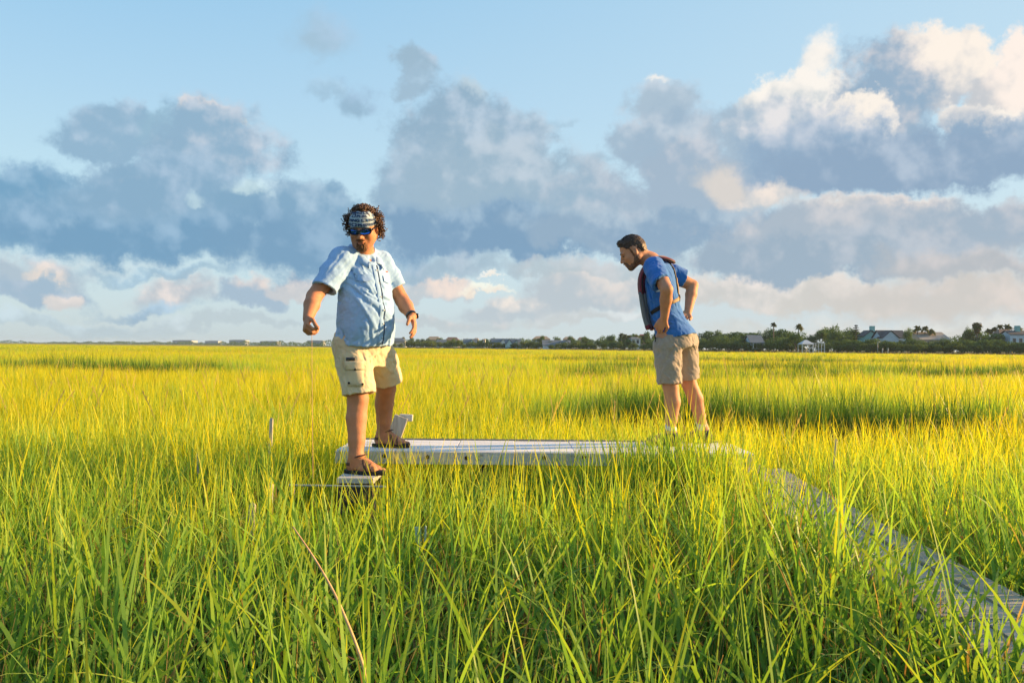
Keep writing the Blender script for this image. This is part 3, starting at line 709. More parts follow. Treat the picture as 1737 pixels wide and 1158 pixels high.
def zone(name, y0, y1, spacing, meshes, smin_, smax, label, seed, jitter=.5, xs=1.0, right=0., box=None):
    rng = np.random.default_rng(seed)
    half = lambda y: y * .70 + 1.6
    xm = half(y1)
    gx = np.arange(-xm, xm + right, spacing); gy = np.arange(y0, y1, spacing)
    X, Y = np.meshgrid(gx, gy); X = X.ravel() + rng.uniform(-jitter, jitter, X.size) * spacing; Y = Y.ravel() + rng.uniform(-jitter, jitter, Y.size) * spacing
    keep = (X > -half(np.abs(Y))) & (X < half(np.abs(Y)) + right) & (Y >= y0 - spacing) & (Y < y1)
    if box is not None: keep &= (X > box[0]) & (X < box[1])
    X, Y = X[keep], Y[keep]
    cd, beyond = creek_dist(X, Y)
    keep = cd > 0.0
    mrg = .03
    for x0, x1, ya, yb in (DECK, (PATH[0] + .07, PATH[1] - .07, PATH[2], PATH[3])): keep &= ~((X > x0 - mrg) & (X < x1 + mrg) & (Y > ya - mrg) & (Y < yb + mrg))
    keep &= np.hypot(X, Y) > 1.0
    X, Y, cd, beyond = X[keep], Y[keep], cd[keep], beyond[keep]
    n = len(X)
    h = 1 + .13 * patch_noise(X, Y, .8, 6.5) + .12 * patch_noise(X, Y, 2.2, 1.5) + .10 * patch_noise(X, Y, 9., 4.5)
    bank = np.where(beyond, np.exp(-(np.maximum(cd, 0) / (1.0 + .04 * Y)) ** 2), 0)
    lush = np.clip(1.6 * bank + .26 * patch_noise(X, Y, .9, 3.3) + .26 * patch_noise(X, Y, 3.5, 8.2) + .24 * patch_noise(X, Y / 2.2, 11., 5.7) + .06 - .10 * X / (Y + 2), -.8, 1.4)  # the bank term also brings in the shade painted into bank blades
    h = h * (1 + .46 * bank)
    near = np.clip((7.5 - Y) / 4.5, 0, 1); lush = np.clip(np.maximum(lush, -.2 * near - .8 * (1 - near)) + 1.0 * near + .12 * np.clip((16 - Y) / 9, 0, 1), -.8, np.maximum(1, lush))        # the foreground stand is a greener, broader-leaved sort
    # the stand by the walkway is trodden a little lower
    tr = np.exp(-(np.maximum(0, np.maximum(DECK[0] - X, X - DECK[1])) ** 2 + np.maximum(0, np.maximum(DECK[2] - .5 - Y, Y - DECK[3] - .6)) ** 2) / .5); h = h * (1 - .05 * tr * np.clip((1.0 - X) / .8, 0, 1)) * (1 + .26 * np.exp(-((X - 1.32) / .42) ** 2 - ((Y - 5.45) / .45) ** 2))
    h = h * (1 - .27 * np.exp(-(np.maximum(0, np.abs(X + .97) - .13) / .10) ** 2 - (np.maximum(0, np.abs(Y - 4.75) - .45) / .2) ** 2))     # trodden down before the step
    tp = np.exp(-((np.maximum(0, np.maximum(PATH[0] - .35 - X, X - PATH[1] + .1)) / .3) ** 2 + np.maximum(0, Y - PATH[3]) ** 2)); h = h * (1 - .04 * tp)
    sc = rng.uniform(smin_, smax, n) * h
    sxy = rng.uniform(.85, 1.15, n)
    lean = .10 + .06 * patch_noise(X, Y, 3., 2.2) + rng.normal(0, .05, n)
    tilt = np.stack([rng.normal(0, .06, n), -lean], 1)
    Z = marsh_height(X, Y)
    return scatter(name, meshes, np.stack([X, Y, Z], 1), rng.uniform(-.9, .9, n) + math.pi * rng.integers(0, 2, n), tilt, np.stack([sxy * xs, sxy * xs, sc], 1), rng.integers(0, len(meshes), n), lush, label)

rg = np.random.default_rng(42)
fore_tufts = [blades_mesh('fore_tuft', 14, .090, .64, 1.12, .008, .0215, 12, rg, .18, .62, .26, litter=9) for i in range(22)]
near_tufts = [blades_mesh('near_tuft', 19, .10, .64, .98, .0055, .0115, 9, rg, .16, .46, .28, litter=9) for i in range(20)]
mid_tufts = [blades_mesh('mid_tuft', 70, .26, .58, .92, .005, .0105, 6, rg, .14, .36, .13, litter=10, plume=(1 if i % 7 == 0 else 0)) for i in range(14)]
far_tufts = [blades_mesh('far_tuft', 190, .75, .60, .86, .009, .015, 4, rg, .12, .28, .08, plume=(1 if i % 2 == 0 else 0), square=True) for i in range(10)]
vfar_tufts = [blades_mesh('distant_tuft', 260, 2.1, .58, .84, .018, .032, 3, rg, .12, .25, .05, square=True) for i in range(8)]
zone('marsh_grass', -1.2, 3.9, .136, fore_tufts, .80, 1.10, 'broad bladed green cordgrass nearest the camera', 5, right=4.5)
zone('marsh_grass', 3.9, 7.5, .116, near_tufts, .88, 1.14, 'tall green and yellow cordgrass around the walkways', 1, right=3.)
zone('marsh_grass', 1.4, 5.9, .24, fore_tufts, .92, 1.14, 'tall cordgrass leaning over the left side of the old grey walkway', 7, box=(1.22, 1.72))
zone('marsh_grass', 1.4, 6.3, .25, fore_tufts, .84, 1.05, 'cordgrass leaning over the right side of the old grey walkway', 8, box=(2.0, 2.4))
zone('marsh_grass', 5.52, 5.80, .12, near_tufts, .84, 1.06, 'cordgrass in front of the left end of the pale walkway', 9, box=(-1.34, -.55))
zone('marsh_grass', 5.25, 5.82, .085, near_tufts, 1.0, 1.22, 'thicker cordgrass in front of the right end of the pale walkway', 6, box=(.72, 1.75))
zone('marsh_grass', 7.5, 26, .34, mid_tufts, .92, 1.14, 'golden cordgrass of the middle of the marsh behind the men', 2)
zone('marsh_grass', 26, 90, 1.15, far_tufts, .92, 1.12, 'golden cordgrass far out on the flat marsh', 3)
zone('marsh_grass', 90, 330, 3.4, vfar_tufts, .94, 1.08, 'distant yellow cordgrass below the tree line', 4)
# ------------------------------------------------------------------ the far shore: land, woods, trees, palms, houses
SH_PX = np.array([-400, 0, 300, 440, 560, 620, 700, 860, 960, 1100, 1300, 1500, 1800, 2300]); SH_D = np.array([2400, 2200, 1700, 1200, 720, 540, 450, 385, 330, 280, 240, 226, 214, 205])
def shore_D(px): return float(np.interp(px, SH_PX, SH_D))
def zpx(px, py, D): return at(px, py, D)[2]
V = []; pxs = np.linspace(-400, 2300, 120); offs = [(-3, -.05), (2, .75), (14, 1.0), (70, 1.2), (130, .9), (140, -.3)]
for px in pxs:
    D = shore_D(px); x = at(px, 590, D)[0]
    for o_, z in offs: V.append((x * (D + o_ * D / 260) / D, D + o_ * D / 260, z * (1 if o_ > 0 else 1)))
n6 = len(offs)
Q = [[i * n6 + j, (i + 1) * n6 + j, (i + 1) * n6 + j + 1, i * n6 + j + 1] for i in range(len(pxs) - 1) for j in range(n6 - 1)]
land = link('shore_land', mesh_np('shore_land', V, np.array(Q)), simple('shore scrub ground', (.055, .060, .026), .9, .5, .4), None, True); tag(land, kind='structure')

def leaf_mat(name, lo, hi, tr=.25):
    m, nt, b = nmat(name); nt.nodes.remove(b)
    oi = nt.nodes.new('ShaderNodeObjectInfo'); n = noise(nt, .8, 5, .6)
    f = mth(nt, 'ADD', mth(nt, 'MULTIPLY', n.outputs[0], .9), mth(nt, 'MULTIPLY', mth(nt, 'SUBTRACT', oi.outputs['Random'], .5), .5))
    c = ramp(nt, f, [(.25, lo), (.75, hi)])
    d = nt.nodes.new('ShaderNodeBsdfDiffuse'); t = nt.nodes.new('ShaderNodeBsdfTranslucent'); nt.links.new(c, d.inputs[0]); nt.links.new(mixc(nt, 1., c, (1.3, 1.3, .6), 'MULTIPLY'), t.inputs[0])
    mx = nt.nodes.new('ShaderNodeMixShader'); mx.inputs[0].default_value = tr; nt.links.new(d.outputs[0], mx.inputs[1]); nt.links.new(t.outputs[0], mx.inputs[2]); nt.links.new(mx.outputs[0], nt.nodes['Material Output'].inputs[0])
    return m
LEAF = leaf_mat('shore tree leaves', (.060, .115, .050), (.120, .185, .070)); LEAF2 = leaf_mat('olive scrub leaves', (.070, .115, .045), (.135, .175, .06)); LEAFP = leaf_mat('palm fronds', (.07, .085, .03), (.14, .135, .05)); LEAFD = leaf_mat('dark pine needles', (.018, .030, .018), (.04, .055, .025), .1)
BARK = simple('grey bark', (.16, .13, .10), .9, .4, 4); PALMB = simple('palm trunk', (.16, .13, .10), .9, .3, 8)

def leaf_quads(pts, nrm, size, rng):
    n = len(pts); a = rng.normal(0, 1, (n, 3)); nn = nrm + rng.normal(0, .6, (n, 3)); nn /= np.linalg.norm(nn, axis=1)[:, None] + 1e-9
    u = np.cross(a, nn); u /= np.linalg.norm(u, axis=1)[:, None] + 1e-9; v = np.cross(nn, u)
    s = (size * rng.uniform(.5, 1.3, n))[:, None]
    V = np.stack([pts - u * s * .6, pts - v * s * .35, pts + u * s * .6, pts + v * s * .35], 1).reshape(-1, 3)
    return V, np.arange(4 * n).reshape(n, 4)
def crown_mesh(name, w, h, z0, nl, nq, size, rng, mat, flat=1.):
    P = []; N = []
    for i in range(nl):
        a = rng.uniform(0, 6.28); r = w * .5 * rng.uniform(.1, .72); z = z0 + (h - z0) * rng.uniform(.25, .85) * (1 - .35 * (r / (w * .5)) ** 2)
        c = np.array([r * math.cos(a), r * math.sin(a), z]); lr = np.array([w * rng.uniform(.18, .30), w * rng.uniform(.18, .30), (h - z0) * rng.uniform(.16, .28) * flat])
        k = nq // nl; d = rng.normal(0, 1, (k, 3)); d /= np.linalg.norm(d, axis=1)[:, None]
        P.append(c + d * lr * rng.uniform(.6, 1.06, (k, 1))); N.append(d)
    V, Q = leaf_quads(np.concatenate(P), np.concatenate(N), size, rng); me = mesh_np(name, V, Q); me.materials.append(mat); return me
def trunk_mesh(name, h, r, rng, limbs=5, spread=1.4):
    m = MB(); b = rng.normal(0, .12, 2)
    pts = [np.array([b[0] * t * h, b[1] * t * h, h * t - .3 * (t == 0)]) for t in np.linspace(0, 1, 5)]; m.tube(pts, np.linspace(r, r * .5, 5), 6)
    for i in range(limbs):
        t = rng.uniform(.3, .9); p = np.array([b[0] * t * h, b[1] * t * h, h * t]); a = rng.uniform(0, 6.28); e = p + np.array([math.cos(a) * spread, math.sin(a) * spread, h * rng.uniform(.25, .6)])
        m.tube([p, p * .5 + e * .5 + [0, 0, .15], e], [r * .5, r * .35, r * .15], 5)
    me = m.mesh(name); me.materials.append(BARK); me.shade_smooth(); return me
rt = np.random.default_rng(77)
kinds = {
    'oak': [(crown_mesh('oak_crown', 7.0, 5.6, 1.0, 15, 1800, .42, rt, LEAF), trunk_mesh('oak_trunk', 2.4, .22, rt)) for _ in range(6)],
    'scrub': [(crown_mesh('scrub_crown', 5.2, 3.2, .15, 12, 1200, .34, rt, LEAF2), trunk_mesh('scrub_trunk', 1.1, .10, rt, 4, .8)) for _ in range(5)],
    'tall': [(crown_mesh('tall_crown', 5.2, 7.2, 2.0, 14, 1500, .40, rt, LEAF), trunk_mesh('tall_trunk', 3.6, .20, rt)) for _ in range(4)],
}
KL = {'oak': ('shore_tree', 'broad dark green oak in the thicket along the far shore', 'tree', 'oaks in the thicket along the far shore'),
      'scrub': ('shore_bush', 'low olive green bush at the foot of the shore thicket', 'bush', 'bushes at the foot of the shore thicket'),
      'tall': ('shore_tree', 'taller rounded tree rising out of the shore thicket', 'tree', 'taller trees rising out of the shore thicket')}
def land_z(D0, D): return float(np.interp((D - D0) * 260 / D, [o for o, z in offs], [z for o, z in offs]))
def plant(kind, px, D, s, rng, label=None, sz=None, group=True):
    nm, lb, ct, gr = KL[kind]; cm, tm = kinds[kind][rng.integers(0, len(kinds[kind]))]
    x = at(px, 590, D)[0]; o = empty(nm, (x, D, land_z(shore_D(px), D) - .1), rng.uniform(0, 6.28)); sz = sz or s
    o.scale = (s, s, sz); tag(o, label or lb, ct, gr if not label else None)
    link('crown', cm, None, o); link('trunk', tm, None, o)
    return o
rng = np.random.default_rng(12)
OPEN = [(660, 690), (784, 826), (830, 884), (901, 919), (933, 970), (1068, 1089), (1272, 1299), (1353, 1400)]      # where a house stands clear of the thicket
def clear(px): return any(a < px < b for a, b in OPEN)
def sky_h(px): return np.interp(px, [600, 700, 860, 980, 1040, 1090, 1180, 1260, 1340, 1440, 1540, 1640, 1750], [5.2, 5.4, 5.2, 5.0, 6.0, 6.4, 6.6, 7.4, 6.8, 6.2, 6.0, 6.4, 6.4])
px = 600.
while px < 1790:
    D0 = shore_D(px); plant('scrub', px, D0 + rng.uniform(3, 6) * D0 / 260, rng.uniform(.75, 1.15) * (1.15 if D0 > 330 else 1) * (rng.uniform(.55, .85) if clear(px) and px > 1000 else rng.uniform(.75, 1.0) if clear(px) else 1), rng); px += rng.uniform(13, 22) * (.6 if px < 1000 else .9)
px = 600.
while px < 1800:
    D0 = shore_D(px)
    if not clear(px): plant('oak', px, D0 + rng.uniform(7, 13) * D0 / 260, sky_h(px) / 5.6 * rng.uniform(.52, .72), rng)
    px += rng.uniform(12, 21) * (.62 if px < 1000 else .85)
px = 600.
while px < 1800:
    D0 = shore_D(px)
    if not (1470 < px < 1540 or 1565 < px < 1615 or 1700 < px < 1740): plant('tall' if rng.random() < .35 else 'oak', px, D0 + rng.uniform(36, 60) * D0 / 260, sky_h(px) / 5.6 * rng.uniform(.84, 1.12), rng)
    px += rng.uniform(13, 23) * (.62 if px < 1000 else 1)
# single trees one can tell apart
def lone(px, top, D, kind, s, label): o = plant(kind, px, D, s, rng, label); h = {'oak': 5.3, 'tall': 6.8, 'scrub': 3.0}[kind]; o.scale[2] = max(.3, (zpx(px, top, D) - o.location[2]) / h); return o
lone(1414, 554, 262, 'oak', .85, 'flat topped dark tree standing above the thicket left of the tiered pine')
lone(1541, 557, 250, 'tall', .62, 'slim bushy tree just right of the pale blue gabled house')
lone(1642, 556, 262, 'tall', .80, 'round tree beside the thick skirted palm')
lone(1352, 563, 236, 'tall', 1.0, 'tall dense tree under the wind blown palm')
# far woods on the left horizon: nobody could count these
P = []; N = []
for i in range(16000):
    px = rng.uniform(-380, 640) if i % 3 else rng.uniform(80, 640); D = shore_D(px) * rng.uniform(1.0, 1.06)
    hmax = np.interp(px, [-380, 0, 35, 60, 120, 250, 420, 560, 640], [8, 9, 10, 5, 6.5, 8.5, 8.2, 7, 5.5]) * (.75 + .35 * vnoise(np.array([[px / 9., 2.2, 1.1]]))[0]) * min(1, D / 900 + .45)
    P.append([at(px, 590, D)[0], D, rng.uniform(.2, max(1, hmax))]); N.append([0, -1, .4])
P = np.array(P); V, Q = leaf_quads(P, np.array(N, float), np.maximum(.6, P[:, 1] / 900), rng)
fw = link('far_woods', mesh_np('far_woods', V, Q), LEAF, None); tag(fw, 'thin dark line of far woods on the left horizon', 'woods', kind='stuff')

# ---- palms
def palm(px, top, D, cr, label, group=None, base=None, skirt=False, lean=0., nf=26):
    z0 = land_z(shore_D(px), D) - .2; zt = zpx(px, top, D) - cr * .55
    x = at(px, 590, D)[0]; o = empty('palm_tree', (x, D, z0)); tag(o, label, 'palm', group)
    H = zt - z0; m = MB(); pts = [np.array([lean * H * t * t, 0, H * t]) for t in np.linspace(0, 1, 6)]
    m.tube(pts, np.linspace(.20, .15, 6), 7); m.build('trunk', PALMB, o, True)
    c = pts[-1]; V = []; Q = []; k = 0
    for i in range(nf):
        a = i * 2.399 + rng.uniform(-.2, .2); el = rng.uniform(-.5, 1.25); L = cr * rng.uniform(.8, 1.1); droop = rng.uniform(.5, 1.1)
        d = np.array([math.cos(a), math.sin(a), 0]); s_ = np.array([-d[1], d[0], 0])
        for q in range(7):
            t = q / 6; p = c + d * L * math.cos(el) * t + np.array([0, 0, L * (math.sin(el) * t - droop * t * t * .7)]); w = .26 * cr * math.sin(math.pi * min(.98, .18 + t * .78))
            V += [p - s_ * w - [0, 0, w * .35], p + [0, 0, w * .1], p + s_ * w - [0, 0, w * .35]]
            if q: Q += [[k - 3, k - 2, k + 1, k], [k - 2, k - 1, k + 2, k + 1]]
            k += 3
    me = mesh_np('fronds', np.array(V), np.array(Q)); link('fronds', me, LEAFP, o)
    if skirt:
        P = []; Nn = []
        for i in range(700): t = rng.random(); a = rng.uniform(0, 6.28); r = cr * (.30 + .5 * t) * rng.uniform(.5, 1); P.append(c + np.array([math.cos(a) * r, math.sin(a) * r, -cr * 1.5 * (1 - t) + .1])); Nn.append([math.cos(a), math.sin(a), .1])
        V, Q = leaf_quads(np.array(P), np.array(Nn), .55, rng); link('dead_frond_skirt', mesh_np('dead_frond_skirt', V, Q), simple('dead fronds', (.12, .095, .05), .9, .4, 3), o)
    return o
palm(1312, 546, 262, 1.25, 'slender palm with a bare trunk standing alone above the thicket', nf=30)
palm(1352, 548, 258, 1.7, 'wind blown palm just right of the slender bare palm', lean=.08)
palm(1657, 545, 258, 1.9, 'thick palm with a skirt of dead fronds', skirt=True, nf=34)
for p_, t_, c_, w_ in ((1556, 551, 2.0, 'leftmost and tallest'), (1569, 552, 1.9, 'middle one'), (1580, 556, 1.6, 'rightmost and shortest')): palm(p_, t_, 262, c_, 'bushy palm behind the beige roofed house, %s of three' % w_, 'palms behind the beige roofed house')
for p_, t_, c_, w_ in ((1677, 556, 1.7, 'leftmost and lowest of the five'), (1687, 553, 1.8, 'second from left of five'), (1697, 549, 1.7, 'third of five, over its left end'), (1709, 548, 1.9, 'tallest of five, above its middle'), (1727, 551, 1.8, 'rightmost of five, beside the turquoise chimney')): palm(p_, t_, 272, c_, 'bushy palm by the brown hip roof, ' + w_, 'palms among the houses at the right edge')
for p_, t_, w_ in ((1054, 564, 'leftmost and tallest of the four'), (1060, 565, 'second from the left of the four'), (1067, 567, 'third of four, left of the white boxy house'), (1079, 567, 'nearest the roof, apart from the other three')): palm(p_, t_, 320, 1.5, 'small palm near the red roofed house, ' + w_, 'palms near the red roofed house')
palm(684, 571, 520, 1.8, 'tiny lone palm above the hip roofed house on the left')
def tiered(px, top, D, label):                   # a pine with open layers
    z0 = land_z(shore_D(px), D); H = zpx(px, top, D) - z0; o = empty('pine_tree', (at(px, 590, D)[0], D, z0)); tag(o, label, 'pine')
    MB().tube([[0, 0, -.3], [0, 0, H * .5], [.05, 0, H]], [.16, .12, .04], 7).build('trunk', BARK, o, True)
    P = []; Nn = []
    for L_ in range(7):
        z = H * (.48 + .52 * L_ / 6.4); r = 1.7 * (1.05 - L_ / 7.5)
        for b in range(7):
            a = b * .9 + L_ * .5
            for q in range(14): t = rng.uniform(.15, 1); P.append([math.cos(a) * r * t + rng.normal(0, .08), math.sin(a) * r * t + rng.normal(0, .08), z + .25 * t * r * .4 + rng.normal(0, .08)]); Nn.append([0, 0, 1])
    V, Q = leaf_quads(np.array(P), np.array(Nn, float), .34, rng); link('crown', mesh_np('crown', V, Q), LEAFD, o); return o
tiered(1452, 551, 250, 'dark pine in open tiers left of the turquoise house')

# ---- houses
def paint(name, c): return simple(name, c, .7, .08, 1.5)
WW, WTQ, WBL, WTAN, WPALE, WGRY = paint('white siding', (.62, .64, .64)), paint('turquoise siding', (.22, .44, .42)), paint('pale blue siding', (.45, .55, .63)), paint('tan siding', (.45, .36, .27)), paint('pale aqua siding', (.42, .58, .58)), paint('grey siding', (.34, .37, .40))
RSL, RDK, RTAN, RBRN, RRED, RBEI = [simple(n_, c_, .85, .2, 2.) for n_, c_ in (('slate shingles', (.13, .16, .19)), ('dark shingles', (.065, .068, .08)), ('tan shingles', (.32, .26, .19)), ('brown shingles', (.19, .13, .10)), ('red brown tiles', (.26, .11, .08)), ('beige shingles', (.30, .27, .24)))]
GLASS = simple('window glass', (.04, .05, .06), .15, .2, spec=.6); TRIM = paint('white trim', (.55, .56, .55))
def house(px0, px1, eave, ridge, base, D, kind, wall, roof, label, name='house', cat='house', depth=None, wins=2, chimney=None, chim_mat=None, porch=False, gables=(), turn=0., overhang=.35, storeys=1, group=None):
    pc = (px0 + px1) / 2; w = (px1 - px0) / F * D; z0 = min(zpx(pc, base, D), land_z(shore_D(pc), D) + 1.5); ze = zpx(pc, eave, D); zr = zpx(pc, ridge, D); x = at(pc, 590, D)[0]
    dp = depth or max(6., w * .8); o = empty(name, (x, D + dp / 2, z0), turn); tag(o, label, cat, group)
    h = ze - z0; hr = zr - ze; oh = overhang
    MB().box([0, 0, h / 2 - .6], [w - 2 * oh, dp - 2 * oh, h + 1.2]).build('wall', wall, o)
    m = MB(); t = .16
    if kind == 'front':                           # gable towards the marsh
        tri = [[-w / 2 + oh, -dp / 2 + oh, h - .002], [w / 2 - oh, -dp / 2 + oh, h - .002], [0, -dp / 2 + oh, zr - z0 - t]]; back = [[a, dp / 2 - oh, c] for a, _, c in tri]
        MB().raw(np.array(tri + back), [[0, 1, 4, 3], [1, 2, 5, 4], [2, 0, 3, 5]], [[0, 2, 1], [3, 4, 5]]).build('gable', wall, o)
        for s in (-1, 1):
            a = math.atan2(hr, w / 2); L = math.hypot(hr, w / 2); m.box([s * w / 4, 0, h + hr / 2 + t / 2], [L + .05, dp, t], rotm((0, 1, 0), s * a))
    elif kind == 'side':                          # ridge along the shore
        for s in (-1, 1):
            a = math.atan2(hr, dp / 2); L = math.hypot(hr, dp / 2); m.box([0, s * dp / 4, h + hr / 2 + t / 2], [w, L + .05, t], rotm((1, 0, 0), -s * a))
        for s in (-1, 1):
            X = s * (w / 2 - oh - .05); MB().raw(np.array([[X, -dp / 2 + oh, h], [X, dp / 2 - oh, h], [X, 0, zr - z0 - t], [X - s * .1, -dp / 2 + oh, h], [X - s * .1, dp / 2 - oh, h], [X - s * .1, 0, zr - z0 - t]]), [[0, 1, 4, 3], [1, 2, 5, 4], [2, 0, 3, 5]], [[0, 2, 1], [3, 4, 5]]).build('gable', wall, o)
    else:                                         # hip
        k = w * .28; V = [[-w / 2, -dp / 2, h], [w / 2, -dp / 2, h], [w / 2, dp / 2, h], [-w / 2, dp / 2, h], [-k, 0, h + hr], [k, 0, h + hr]]
        m.raw(np.array(V), [[0, 1, 5, 4], [2, 3, 4, 5], [3, 2, 1, 0]], [[1, 2, 5], [3, 0, 4]])
    rf = m.build('roof', roof, o)
    for gx, gw, gz, gd in gables:                 # cross gables facing the marsh: centre and width as shares of the front, apex as share of the ridge
        X = gx * w; W_ = gw * w; zt = h + (hr if kind != 'front' else hr) * gz; y0 = -dp / 2 - gd; y1 = -dp * .05; hh = h - .05
        MB().raw(np.array([[X - W_ / 2 + .2, y0, hh - 1.6], [X + W_ / 2 - .2, y0, hh - 1.6], [X + W_ / 2 - .2, y0, hh], [X, y0, zt - .15], [X - W_ / 2 + .2, y0, hh], [X - W_ / 2 + .2, y1, hh - 1.6], [X + W_ / 2 - .2, y1, hh - 1.6], [X + W_ / 2 - .2, y1, hh], [X, y1, zt - .15], [X - W_ / 2 + .2, y1, hh]]),
                 [[0, 1, 2, 4], [0, 5, 6, 1], [1, 6, 7, 2], [4, 9, 5, 0]], [[4, 2, 3]]).build('cross_gable', wall, o)
        g = MB(); a = math.atan2(zt - hh, W_ / 2); L = math.hypot(zt - hh, W_ / 2)
        for s in (-1, 1): g.box([X + s * W_ / 4, (y0 + y1) / 2 - .15, (hh + zt) / 2 + .05], [L + .25, y1 - y0 + .3, .14], rotm((0, 1, 0), s * a))
        g.build('gable_roof', roof, rf)
    wm = bpy.data.meshes.new('window')
    ww, wh = min(1.1, w / (wins * 2 + 1)), min(1.3, h * .5)
    if wins and wh > .4:
        fr = MB(); 
        for sx, sy, a, b in ((0, wh / 2 + .05, ww + .2, .1), (0, -wh / 2 - .05, ww + .2, .1), (-ww / 2 - .05, 0, .1, wh), (ww / 2 + .05, 0, .1, wh)): fr.box([sx, 0, sy], [a, .08, b])
        fm = fr.mesh('window'); fm.materials.append(TRIM); pm = MB().box([0, .02, 0], [ww, .04, wh]).mesh('pane'); pm.materials.append(GLASS)
        for st in range(storeys):
            for i in range(wins):
                f_ = link('window', fm, None, o); f_.location = ((i + .5) / wins * (w - 1.2) - (w - 1.2) / 2, -dp / 2 + oh - .045, h * (.58 if storeys == 1 else (.30 + .45 * st))); link('pane', pm, None, f_)
    if chimney:
        cx, ct, cw = chimney; ch = zpx(cx, ct, D) - z0; MB().box([(cx - pc) / F * D, -.5, (ch + h) / 2 - .2], [cw, cw, ch - h + .4]).build('chimney', chim_mat or wall, rf)
    if porch:
        pr = MB().box([0, -dp / 2 - 1.0, .55], [w * .9, 2.2, .18]).build('deck', TRIM, o); nP = 5
        cm_ = MB().box([0, 0, 0], [.22, .22, h - .7]).mesh('column'); cm_.materials.append(TRIM)
        for i in range(nP): c_ = link('column', cm_, None, o); c_.location = ((i / (nP - 1) - .5) * w * .86, -dp / 2 - 1.9, .64 + (h - .7) / 2)
        MB().box([0, -dp / 2 - .9, h + .05], [w * .95, 2.4, .2]).build('porch_roof', roof, rf)
    return o
H = house
H(660, 688, 579, 573, 590, (shore_D(674) * 1.045), 'hip', WW, RSL, 'white hip roofed house with a columned porch at the left end of the shore', porch=True)
H(722, 748, 576, 570.5, 586, 520, 'hip', WTAN, RTAN, 'large tan roofed house standing high behind the trees on the left', storeys=1)
H(740, 757, 581, 576, 588, 480, 'side', WW, RSL, 'small white house with a slate roof in front of the large tan roof')
H(754, 779, 577, 571.5, 585, 520, 'hip', WTAN, RBRN, 'brown hip roofed house between two tan roofs on the left')
H(785, 809, 581, 575, 588, (shore_D(797) * 1.04), 'side', WPALE, RSL, 'pale aqua house with a white cross gable', gables=((.15, .42, .9, .6),))
H(803, 812, 576, 573, 583, 500, 'hip', WTAN, RTAN, 'narrow tan house peeping over the pale aqua house', wins=1)
H(818.5, 824, 576, 574.6, 586, 430, 'hip', WW, RTAN, 'thin white tower house with a flat tan cap', wins=1, storeys=2)
H(832, 859, 582, 574.5, 589, (shore_D(845) * 1.035), 'side', WW, RSL, 'white house with a steep white gable on its right end', gables=((.28, .44, 1.0, .5),))
H(856, 883, 583, 575, 590, (shore_D(870) * 1.03), 'side', WPALE, RSL, 'pale house with two gables beside the steep white gable', gables=((-.2, .4, .95, .5), (.25, .36, .8, .8)))
H(878, 894, 585, 581, 591, (shore_D(886) * 1.028), 'side', WBL, RSL, 'low pale blue cottage tucked beside the two gabled house', wins=1)
H(903, 917, 583, 577, 592, (shore_D(910) * 1.03), 'front', WBL, RSL, 'tall narrow pale blue house with a steep gable', storeys=2, wins=1, depth=7)
H(920, 969, 586, 577, 592.5, (shore_D(945) * 1.04), 'side', WW, RSL, 'long house under a wide slate roof with two white front gables', gables=((.11, .26, .75, 2.0), (.33, .34, .98, 1.2)), depth=11)
H(903, 934, 575, 569.8, 582, 470, 'hip', WTAN, RTAN, 'wide tan roofed house high behind the long slate roof')
H(955, 976, 575, 571, 582, 470, 'hip', WTAN, RTAN, 'smaller tan roofed house behind the white front gables')
H(980, 998, 575.5, 571.8, 582, 450, 'hip', WTAN, RBRN, 'brown roofed house at the right end of the high row')
H(1069, 1088, 574, 571.6, 584, (shore_D(1078) * 1.05), 'hip', WW, RSL, 'plain white boxy house showing above the bushes', depth=6)
H(1083, 1104, 573, 566.5, 582, 345, 'hip', WTAN, RRED, 'house with a red brown roof behind the white boxy house')
H(1273, 1298, 582, 568.5, 594, (shore_D(1285) * 1.03), 'side', WBL, RSL, 'slate blue house with a white columned porch among the trees', porch=True, depth=9)
H(1465, 1492, 571, 560.5, 586, 262, 'front', WTQ, RDK, 'turquoise gabled house with a turquoise chimney', chimney=(1485, 552.5, 1.3), chim_mat=WTQ, wins=1)
H(1476, 1514, 572, 561, 586, 275, 'side', WGRY, RDK, 'dark shingled roof wing behind the turquoise gable', name='house_wing', cat='house wing', wins=0)
H(1494, 1540, 573, 560.5, 586, 255, 'side', WBL, RDK, 'pale blue house with a dark roof and a wide front gable', gables=((-.18, .62, .95, 1.0),), wins=2)
H(1562, 1614, 577, 563, 590, 258, 'side', WTAN, RBEI, 'long beige roofed house half hidden by bushes', depth=12)
H(1696, 1729, 568, 558, 580, 262, 'hip', WTAN, RBRN, 'tan house with a broad brown hip roof', wins=3)
H(1713, 1752, 567.5, 561, 582, 248, 'side', WBL, RDK, 'pale blue house with a dark roof at the right edge', chimney=(1734, 552, 1.2), chim_mat=WTQ, wins=3)
for px0, px1, t_, b_, w_ in ((292, 325, 576.5, 583, 'leftmost and widest'), (347, 370, 577.5, 583, 'small second one from the left'), (388, 416, 576, 584, 'tallest, in the middle of the row'), (440, 470, 578, 585, 'low fourth one from the left'), (520, 548, 577, 586, 'rightmost, just left of the standing man')):
    H(px0, px1, t_ + .8, t_, b_, shore_D((px0 + px1) / 2) * 1.09, 'hip', WGRY, RSL, 'pale apartment block above the far left woods, ' + w_, name='apartment_block', cat='apartment block', wins=5, group='apartment blocks above the far woods')
